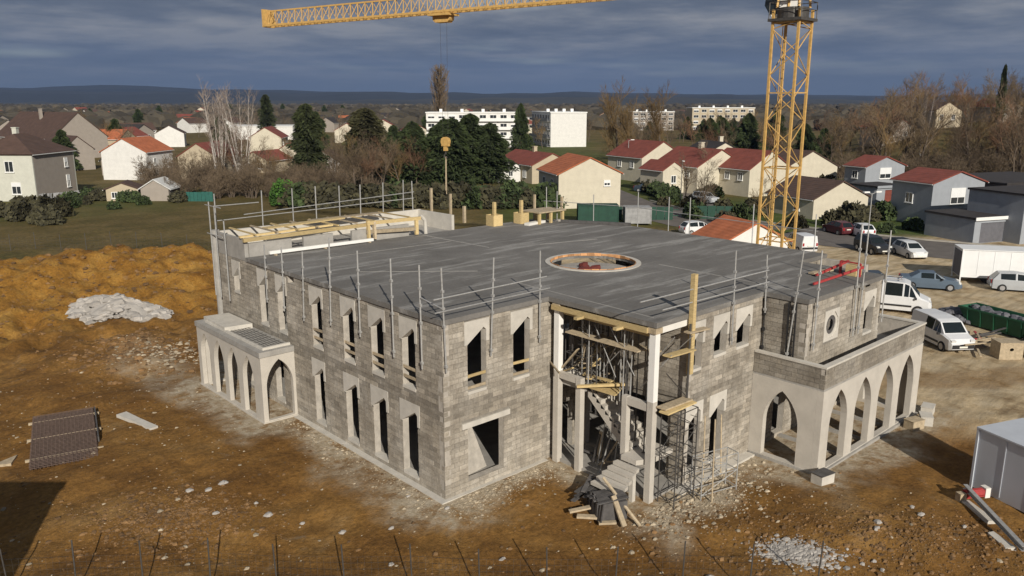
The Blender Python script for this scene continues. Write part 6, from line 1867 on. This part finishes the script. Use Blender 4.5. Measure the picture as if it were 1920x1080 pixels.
def needle_meshes(seed, h, w, n, m, base=0.08, power=0.85, size=.5, droop=.35, trunk='bark'):
    rg = random.Random(seed)
    tr, cr = MB(), MB()
    tr.tube((0, 0, 0), (0, 0, h * .97), h * .018, 7, r2=.03)
    for k in range(n):
        t = rg.random() ** .8
        z = h * (base + (1 - base) * t)
        rad = w / 2 * (1 - t) ** power * (.82 + .36 * noise.noise(Vector((seed, z * .9, 0)))) + .12
        a = rg.uniform(0, 6.283)
        lob = 1 + .28 * math.sin(3 * a + z * 1.3 + seed) + .15 * math.sin(7 * a + z * 2.1)
        q = rad * lob * rg.random() ** .42
        c = Vector((math.cos(a) * q, math.sin(a) * q, z - droop * q * .35))
        o = Vector((math.cos(a), math.sin(a), -droop + rg.gauss(0, .25))).normalized()
        s = size * rg.uniform(.5, 1.2)
        sd = o.cross(Vector((rg.gauss(0, .4), rg.gauss(0, .4), 1))).normalized()
        tn = rg.random()
        cr.face([c - o * s * .5 - sd * s * .32, c + o * s * .8, c - o * s * .4 + sd * s * .32], 0, tn)
        cr.face([c - o * s * .4 + Vector((0, 0, s * .3)), c + o * s * .7 + sd * s * .12, c - o * s * .5 - Vector((0, 0, s * .3))], 0, tn)
    return tr.mesh('trunk', M[trunk]), cr.mesh('crown', M[m])
def bush_meshes(seed, h, w, n, m, size=.28):
    rg = random.Random(seed)
    tr, cr = MB(), MB()
    for k in range(5):
        a = k * 1.26
        tr.tube((0, 0, -.1), (math.cos(a) * w * .3, math.sin(a) * w * .3, h * .8), .04, 4, r2=.015, cap=False)
    for k in range(n):
        a, b = rg.uniform(0, 6.283), rg.random()
        ph = math.acos(1 - 1.25 * b)
        lob = 1 + .2 * math.sin(3 * a + seed) + .2 * noise.noise(Vector((a * 2, ph * 3, seed)))
        q = lob * rg.random() ** .3
        c = Vector((math.sin(ph) * math.cos(a) * w / 2 * q, math.sin(ph) * math.sin(a) * w / 2 * q, h * .3 + math.cos(ph) * h * .7 * q))
        if c.z < 0.02: c.z = rg.uniform(.05, .3)
        d1 = Vector((rg.gauss(0, 1), rg.gauss(0, 1), rg.gauss(0, 1))).normalized(); d2 = d1.orthogonal().normalized()
        s = size * rg.uniform(.6, 1.3)
        cr.face([c - d1 * s, c + d2 * s * .7, c + d1 * s, c - d2 * s * .7], 0, rg.random())
    return tr.mesh('stems', M['bark']), cr.mesh('foliage', M[m])
def poplar_meshes(seed, h, w):
    r2 = random.Random(seed)
    tr, cr = MB(), MB()
    tr.tube((0, 0, 0), (0, 0, h * .95), .35, 7, r2=.05)
    for k in range(620):
        z = h * (.06 + .9 * r2.random())
        a = r2.uniform(0, 6.283)
        L = (1.2 + 4.0 * math.sin(math.pi * min(1, max(.05, 1 - z / h)) ** .8)) * r2.uniform(.5, 1)
        d = Vector((math.cos(a), math.sin(a), 0)) * (w / 9)
        q = Vector((0, 0, z)) + d * L * .5 + Vector((0, 0, L * .55))
        tn = r2.random()
        cr.tube((0, 0, z), q, .07, 3, r2=.05, cap=False, tone=tn)
        q2 = q + d * L * .15 + Vector((r2.gauss(0, .2), r2.gauss(0, .2), L * .6))
        cr.tube(q, q2, .05, 3, r2=.03, cap=False, tone=tn)
    return tr.mesh('trunk', M['bark']), cr.mesh('crown', M['twig'])
def birch_meshes(seed, n, h, fan):
    r2 = random.Random(seed)
    tr, cr = MB(), MB()
    for s in range(n):
        a = r2.uniform(0, 6.283)
        L = h * r2.uniform(.78, 1.0)
        lean = fan * r2.random() ** .7
        p = Vector((math.cos(a) * .5, math.sin(a) * .5, 0))
        d = Vector((math.cos(a) * math.sin(lean), math.sin(a) * math.sin(lean), math.cos(lean)))
        K = 6
        pts = [p]
        for k in range(K):
            d = (d + Vector((r2.gauss(0, .03), r2.gauss(0, .03), .03))).normalized()
            p = p + d * L / K
            pts.append(p)
        for k in range(K):
            tr.tube(pts[k], pts[k + 1], .13 * (1 - k / (K + .5)), 5, r2=.13 * (1 - (k + 1) / (K + .5)), cap=False)
        for k in range(38):
            t = r2.uniform(.32, 1.0) * K
            i = min(K - 1, int(t))
            q = pts[i].lerp(pts[i + 1], t - i)
            b = r2.uniform(0, 6.283)
            l = r2.uniform(.8, 2.4)
            e = Vector((math.cos(b) * .45, math.sin(b) * .45, .8)).normalized()
            m_ = q + e * l * .6
            cr.tube(q, m_, .026, 3, r2=.018, cap=False, tone=r2.random())
            for w_ in range(3):
                cr.tube(m_, m_ + (e + Vector((r2.gauss(0, .5), r2.gauss(0, .5), r2.gauss(.1, .4)))).normalized() * l * .6, .016, 3, r2=.010, cap=False, tone=r2.random())
    return tr.mesh('trunk', M['birch']), cr.mesh('crown', M['twig_grey'])
BT = [bare_meshes(s, 13, .62, 'bark', 'twig_red' if s == 3 else ('twig_gold' if s == 5 else 'twig'), levels=4, fan=3.0) for s in (1, 2, 3, 4, 5)]
BS = [bare_meshes(s, 6, .75, 'bark', 'twig', stems=5, levels=4, fan=2.4, first=.1) for s in (11, 12, 13)]
POP = [poplar_meshes(21, 28.5, 6.8)]
BIR = [birch_meshes(34, 11, 18.5, .27)]
BIRT = birch_meshes(35, 8, 17.5, .22)
BRW = [bare_meshes(41, 14, .55, 'bark', 'twig_gold', levels=4, fan=3.8, up=.7, first=.15)]
CON1 = needle_meshes(1, 14.6, 6.8, 8500, 'needle', .02, .33, .55)
CON2 = needle_meshes(2, 13.8, 10.5, 8500, 'needle_br', .08, .36, .6, .2)
CON3 = [needle_meshes(s, 12, 9.5, 6000, 'needle_green', .02, .55, .62) for s in (3, 4)]
PINE = needle_meshes(6, 16, 7, 2600, 'needle', .25, .5, .8, .1)
HB = [bush_meshes(s, 1.9, 3.0, 900, 'hedge_leaf') for s in (1, 2)]
HG = [bush_meshes(s, 1.9, 3.0, 900, 'hedge_green') for s in (3, 4)]
GB = bush_meshes(9, 3.6, 4.0, 2200, 'bright_leaf', .24)
rg = random.Random(77)
tree_of(BIR[0], 'tall birch clump with white forked stems behind the grass field', 43.9, 124.3, 0.6, 1.0, 'birch_tree')
tree_of(BIRT, 'tall birch with thin upright stems just right of the white forked clump', 47.5, 122.5, 2.0, .98, 'birch_tree')
tree_of(CON1, 'tall narrow dark conifer standing left of the brown conifer', 48.7, 99.4, 0, 1.0, 'conifer')
tree_of(CON2, 'broad brownish conifer between the dark conifer and the evergreens', 64.1, 105.9, 0, 1.0, 'conifer')
for (x, y, s, lb) in ((70.4, 100.2, .95, 'left evergreen of the dark green group behind the roof'), (75.8, 95.1, 1.0, 'middle evergreen of the dark green group behind the roof'), (81.2, 96.5, 1.06, 'right and tallest evergreen of the dark green group behind the roof'), (72.8, 103.5, .92, 'rear evergreen of the dark green group behind the roof'), (78.0, 100.5, .98, 'evergreen filling the back of the dark green group')):
    tree_of(CON3[int(x) % 2], lb, x, y, rg.uniform(0, 6), (s * 1.3, s * 1.3, s), 'evergreen_tree', group='evergreens behind the roof')
tree_of(POP[0], 'tall slender bare poplar rising above the far horizon', 182.0, 237.2, 0, (1.7, 1.7, 1.0), 'poplar_tree')
tree_of(CON3[0], 'dark conifer between the two white apartment blocks', 150.0, 156.0, 1, (.8, .8, 1.2), 'conifer')
tree_of(PINE, 'dark pine on the horizon left of the tall conifer', 131.0, 283.9, 0, 1.1, 'pine_tree')
for (x, y, s, lb) in ((132, 103, 1.42, 'brown bare tree left half of the pair before the pale far block'), (139, 96, 1.36, 'brown bare tree right half of the pair before the pale far block'), (129, 97, 1.15, 'smaller brown bare tree before the pair by the far lane')):
    tree_of(BRW[0], lb, x, y, rg.uniform(0, 6), s, 'bare_tree', group='brown bare trees')
tree_of(GB, 'bright green rounded bush at the far edge of the field', 37.6, 87.5, 0, 1.0, 'bush', 'bush')
for (x, y, s) in ((56.5, 104, .7), (59.5, 101, .75), (62.5, 99, .7), (66, 98.5, .75), (53.5, 103.5, .6), (55, 100, .65), (58, 98, .7), (61, 96, .7), (64, 95.5, .66), (67.5, 95, .7), (57, 95.5, .6), (63, 102, .8), (66.5, 101.5, .75)):
    tree_of(BT[int(x) % 5], 'grey bare tree standing between the conifers', x, y, rg.uniform(0, 6), s, 'bare_tree', group='grey bare trees between the conifers')
for k in range(56):
    t = k / 55
    x, y = 27 + 24 * t + rg.gauss(0, 1.8), 113 - 24 * t + rg.gauss(0, 3.2)
    tree_of(BS[k % 3], 'bare brown shrub along the far side of the field', x, y, rg.uniform(0, 6), rg.uniform(.55, .95), 'bare_shrub', 'shrub', 'bare shrubs beyond the field')
for k in range(30):
    t = k / 29
    x, y = 39 + 25 * t + rg.gauss(0, .6), 86 - 26 * t + rg.gauss(0, .6)
    tree_of((HB if rg.random() < .8 else HG)[k % 2], 'brown clipped hedge bush behind the far roof edge', x, y, rg.uniform(0, 6), (1.7, 1.7, rg.uniform(1.3, 1.8)), 'hedge_bush', 'hedge', 'hedge behind the building')
for k in range(22):
    x, y = 13 + 22 * rg.random(), 112 + rg.gauss(0, 4)
    tree_of((HG if rg.random() < .6 else HB)[k % 2], 'low garden bush in front of the houses on the left', x, y, rg.uniform(0, 6), rg.uniform(.6, 1.0), 'garden_bush', 'bush', 'bushes of the left gardens')
for k in range(8):
    x, y = 3 + 8 * rg.random(), 96 + rg.gauss(0, 3.5)
    tree_of(HB[k % 2], 'brown bramble bush at the left edge beyond the spoil bank', x, y, rg.uniform(0, 6), rg.uniform(.9, 1.5), 'bramble_bush', 'bush', 'brambles at the left edge')
for (f, lat) in ((100, 27), (103, 29), (105, 24), (96, 34), (93, 45), (95, 49), (112, 30), (118, 22), (98, 40), (88, 55), (86, 58)):
    p = wp(f, lat + rg.uniform(-1, 1))
    tree_of(HG[int(f) % 2] if f % 2 else HB[0], 'garden bush beside the lane and the cream houses', p.x, p.y, rg.uniform(0, 6), rg.uniform(.6, 1.1), 'garden_bush', 'bush', 'bushes by the lane')
for (f, lat, s) in ((108, 25.5, .5), (113, 27, .55), (120, 26, .6), (104, 33.5, .45), (135, 33, .7)):
    p = wp(f, lat)
    tree_of(BT[int(f) % 5], 'small bare garden tree by the row of cream houses', p.x, p.y, rg.uniform(0, 6), s, 'bare_tree', group='garden trees by the cream houses')
for (x, y, s) in ((38, 116, .55), (41, 119, .6), (46, 117, .65), (49, 113, .6), (52, 110, .55), (54, 116, .7), (36, 122, .5), (47, 124, .7), (57, 112, .6), (43, 112, .5), (58, 120, .7), (51, 125, .7)):
    tree_of(BT[int(x) % 5], 'bare brown tree in the thicket below the birches', x, y, rg.uniform(0, 6), s, 'bare_tree', group='bare trees of the thicket by the birches')
for (f, q, s) in ((330, .215, .75), (318, .235, .7), (326, .255, .8), (300, .27, .66), (335, .285, .75)):
    p = wp(f, f * q)
    tree_of(CON3[0], 'dark evergreen standing directly before the far pale apartment block', p.x, p.y, f, s, 'evergreen_tree', group='evergreens before the far pale block')
for k in range(38):
    f = rg.uniform(165, 330)
    p = wp(f, f * rg.uniform(.13, .40))
    ev = rg.random() < .15
    tree_of(CON3[k % 2] if ev else BT[k % 5], 'dark evergreen between the row of cream houses and the far pale block' if ev else 'bare tree between the row of cream houses and the far pale block', p.x, p.y, rg.uniform(0, 6), rg.uniform(.7, 1.05), 'evergreen_tree' if ev else 'bare_tree', group='evergreens behind the cream houses' if ev else 'bare trees behind the cream houses')
for (x, y, s) in ((33, 131, .9), (36, 128, 1.0), (39, 126, 1.0), (42, 121, .9), (45, 128, 1.05), (48, 120, .9), (52, 121, 1.0)):
    tree_of(BS[int(x) % 3], 'tan bare shrub beneath the birches', x, y, rg.uniform(0, 6), s, 'bare_shrub', 'shrub', 'tan shrubs beneath the birches')
for (x, y, q) in ((73.6, 96.6, .9), (83.6, 93.6, .92), (69.0, 98.0, .85)):
    tree_of(CON3[int(x) % 2], 'smaller evergreen at the front edge of the dark green group behind the roof', x, y, rg.uniform(0, 6), (q * 1.3, q * 1.3, q), 'evergreen_tree', group='evergreens behind the roof')
for k in range(14):
    tree_of(BT[(0, 1, 3)[k % 3]], 'grey bare tree standing between the conifers', 52 + 17 * rg.random(), 96 + 9 * rg.random(), rg.uniform(0, 6), rg.uniform(.5, .72), 'bare_tree', group='grey bare trees between the conifers')
for k in range(26):
    p = wp(rg.uniform(98, 150), rg.uniform(23, 62))
    tree_of(HB[k % 2] if k % 3 else HG[k % 2], 'dark garden hedge bush among the cream houses', p.x, p.y, rg.uniform(0, 6), (1.2, 1.2, rg.uniform(.8, 1.4)), 'hedge_bush', 'hedge', 'hedges among the cream houses')
# wooded rise on the right
for k in range(118):
    f = 148 + 170 * rg.random() ** 1.3
    lat = f * rg.uniform(.38, .80)
    if f < 175 and lat < f * .44: continue
    p = wp(f, lat)
    tree_of(BT[k % 5], 'bare brown tree in the wood on the rise at the right', p.x, p.y, rg.uniform(0, 6), rg.uniform(.85, 1.35), 'bare_tree', group='bare trees of the wood on the right')
for k in range(44):
    f = rg.uniform(138, 172)
    p = wp(f, f * rg.uniform(.40, .74))
    tree_of(BS[k % 3], 'bare brown shrub at the foot of the wood on the right', p.x, p.y, rg.uniform(0, 6), rg.uniform(.7, 1.1), 'bare_shrub', 'shrub', 'bare shrubs at the foot of the wood')
p = wp(185, 112)
tree_of(BIR[0], 'pale stemmed birch standing out before the brown wood on the right', wp(178, 90).x, wp(178, 90).y, 1, (.5, .5, .85), 'birch_tree')
tree_of(PINE, 'ivy dark tree top rising above the wood at the far right', wp(205, 122).x, wp(205, 122).y, 1, (.35, .35, 1.1), 'pine_tree')
for k, (f, lat, wl, lb) in enumerate([(215, 98, 'wall_dull', 'dull brown house half hidden in the wood, left one'), (225, 116, 'wall_tan', 'tan house half hidden in the wood, right one'), (255, 152, 'wall_dull', 'dull brown house highest on the wooded rise at the far right')]):
    p = wp(f, lat)
    house(lb, (p.x, p.y), -35 + 5 * (k % 3), 9, 11, 4.8, 7.2, wl, 'roof_brown' if k % 2 else 'roof_red', front=[(2.5, 3.2, 1.1, 1.3, 0), (6.2, 3.2, 1.1, 1.3, 0)], group='houses in the wood')
# the town in the distance: small houses and trees
protos = [house('small distant house with %s roof in the town' % rn, (wp(300 + 30 * i, -40 + 20 * i).x, wp(300 + 30 * i, -40 + 20 * i).y), -30 + 25 * i, 9, 11, 4.5, 7.0, wl, rf, front=[(2.5, 3, 1.2, 1.2, 0), (6.5, 3, 1.2, 1.2, 0)], group='small houses of the distant town')
          for i, (wl, rf, rn) in enumerate((('wall_cream', 'roof_red', 'a red'), ('wall_white', 'roof_brown', 'a brown'), ('wall_tan', 'roof_orange', 'an orange'), ('wall_dull', 'roof_dark', 'a dark')))]
for k in range(64):
    f = 230 + 650 * rg.random() ** 1.3
    lat = f * rg.uniform(-.66, .34)
    if f < 330 and -.12 < lat / f < .12: continue
    if f < 300 and -.40 < lat / f < -.10: continue
    if f < 480 and .10 < lat / f < .40: continue
    p = wp(f, lat)
    dup(protos[k % 4], (p.x, p.y, height(p.x, p.y)), rg.uniform(0, 3.14))
tp = [tree_of(BT[i], 'bare tree among the houses of the distant town', wp(230 + 9 * i, -110 + 30 * i).x, wp(230 + 9 * i, -110 + 30 * i).y, i, .8, 'bare_tree', group='bare trees of the distant town') for i in range(5)]
tp.append(tree_of(CON3[1], 'dark evergreen among the houses of the distant town', wp(250, -60).x, wp(250, -60).y, 0, 1.0, 'evergreen_tree', group='evergreens of the distant town'))
for k in range(140):
    f = 175 + 700 * rg.random() ** 1.25
    lat = f * rg.uniform(-.68, .42)
    if f < 290 and -.14 < lat / f < .11: continue
    if f < 225 and -.5 < lat / f < -.2 and rg.random() < .5: continue
    p = wp(f, lat)
    s = rg.uniform(.55, .95)
    dup(tp[5 if rg.random() < .22 else k % 5], (p.x, p.y, height(p.x, p.y)), rg.uniform(0, 6.28), scale=s)
# the far woods: many tree crowns read as one mass
def woods(name, label, n, place, size, m, seed):
    r2 = random.Random(seed)
    mb = MB()
    for k in range(n):
        x, y, z, s = place(r2)
        mb.lump((x, y, z), s * 1.2, s * 1.2, s, r2, rough=.35, n=6, tone=r2.random())
    o = mb.build(name, M[m]); stuff(o)
    return tag(o, label, 'woods')
M['far_wood'] = mat('far_woods', (0.060, 0.050, 0.034), 0.95, 0.4, 0.02, tone=0.5)
def town_wood(r2):
    f = 420 + 1900 * r2.random() ** 1.1
    p = wp(f, f * r2.uniform(-1.0, .9))
    s = r2.uniform(3, 7)
    return (p.x, p.y, height(p.x, p.y) + s * .3, s)
woods('far_woods', 'brown winter woods and hedges covering the plain beyond the town', 6600, town_wood, None, 'far_wood', 8)

# ================================================================ hills
M['hill'] = mat('hill_woods', (0.013, 0.017, 0.018), 1.0, 0.35, 0.004, detail=8)
M['hill_field'] = mat('hill_fields', (0.028, 0.030, 0.026), 1.0, 0.35, 0.003, detail=6)
def ridge(f0, depth, prof, seed, m, nm='hills'):
    mb = MB()
    rows = []
    K = 220
    for j, (t, hk) in enumerate(((0, 0.0), (.25, .35), (.5, .75), (.75, .97), (1.0, 1.0), (1.3, .8))):
        row = []
        for i in range(K + 1):
            a = -1.9 + 3.8 * i / K
            f = f0 + depth * t
            lat = f0 * a * 1.05 * (1 + .25 * t)
            h = prof(a) * (1 + .25 * noise.noise(Vector((a * 6, seed, 0)))) + 10 * noise.noise(Vector((a * 22, seed + j * .3, 2)))
            p = wp(f, lat, h * hk - 4)
            row.append(tuple(p))
        rows.append(row)
    for r0, r1 in zip(rows, rows[1:]):
        for i in range(K):
            mb.face([r0[i], r0[i + 1], r1[i + 1], r1[i]])
    o = mb.build(nm, M[m], smooth=True)
    return structure(o)
ridge(2300, 700, lambda a: 22 + 10 * math.sin(a * 5 + 1), 3.0, 'hill_field')
ridge(3300, 900, lambda a: 66 - 34 * sstep(-.3, .75, a) + 26 * math.exp(-((a - .62) / .12) ** 2), 7.0, 'hill')
ridge(4300, 700, lambda a: 98 - 42 * sstep(-.5, .2, a) + 8 * math.sin(a * 9), 12.0, 'hill')

# ================================================================ the house behind the viewpoint whose shadow lies in the lower left
hr = Vector((math.sin(AZ), -math.cos(AZ), 0)); hf = Vector((math.cos(AZ), math.sin(AZ), 0))
hq = Vector((-17.1, -1.9, 0)) - hr * 9.0 - hf * 9.0
flat('plain rendered building outside the frame whose shadow falls on the brown earth', (hq.x, hq.y), math.degrees(AZ) - 90, 9.0, 9.0, 7.1, 'wall_cream', 'roof_dark', name='flat_building', cat='building', doors=[(3.5, 4.8, 2.2)], wins=[(2, 4.5, 1.1, 1.3), (6.5, 4.5, 1.1, 1.3)], z=0.0)

# ================================================================ air
hz = MB(); hz.box(-5600, 5600, -5600, 5600, -30, 330)
haze_m = bpy.data.materials.new('haze_air')
haze_m.use_nodes = True
hn, hl = haze_m.node_tree.nodes, haze_m.node_tree.links
hn.remove(hn['Principled BSDF'])
pv = hn.new('ShaderNodeVolumePrincipled')
pv.inputs['Color'].default_value = (0.30, 0.50, 1.0, 1)
pv.inputs['Density'].default_value = 0.00005
hl.new(pv.outputs[0], hn['Material Output'].inputs['Volume'])
ho_ = hz.build('haze', haze_m)
stuff(ho_)
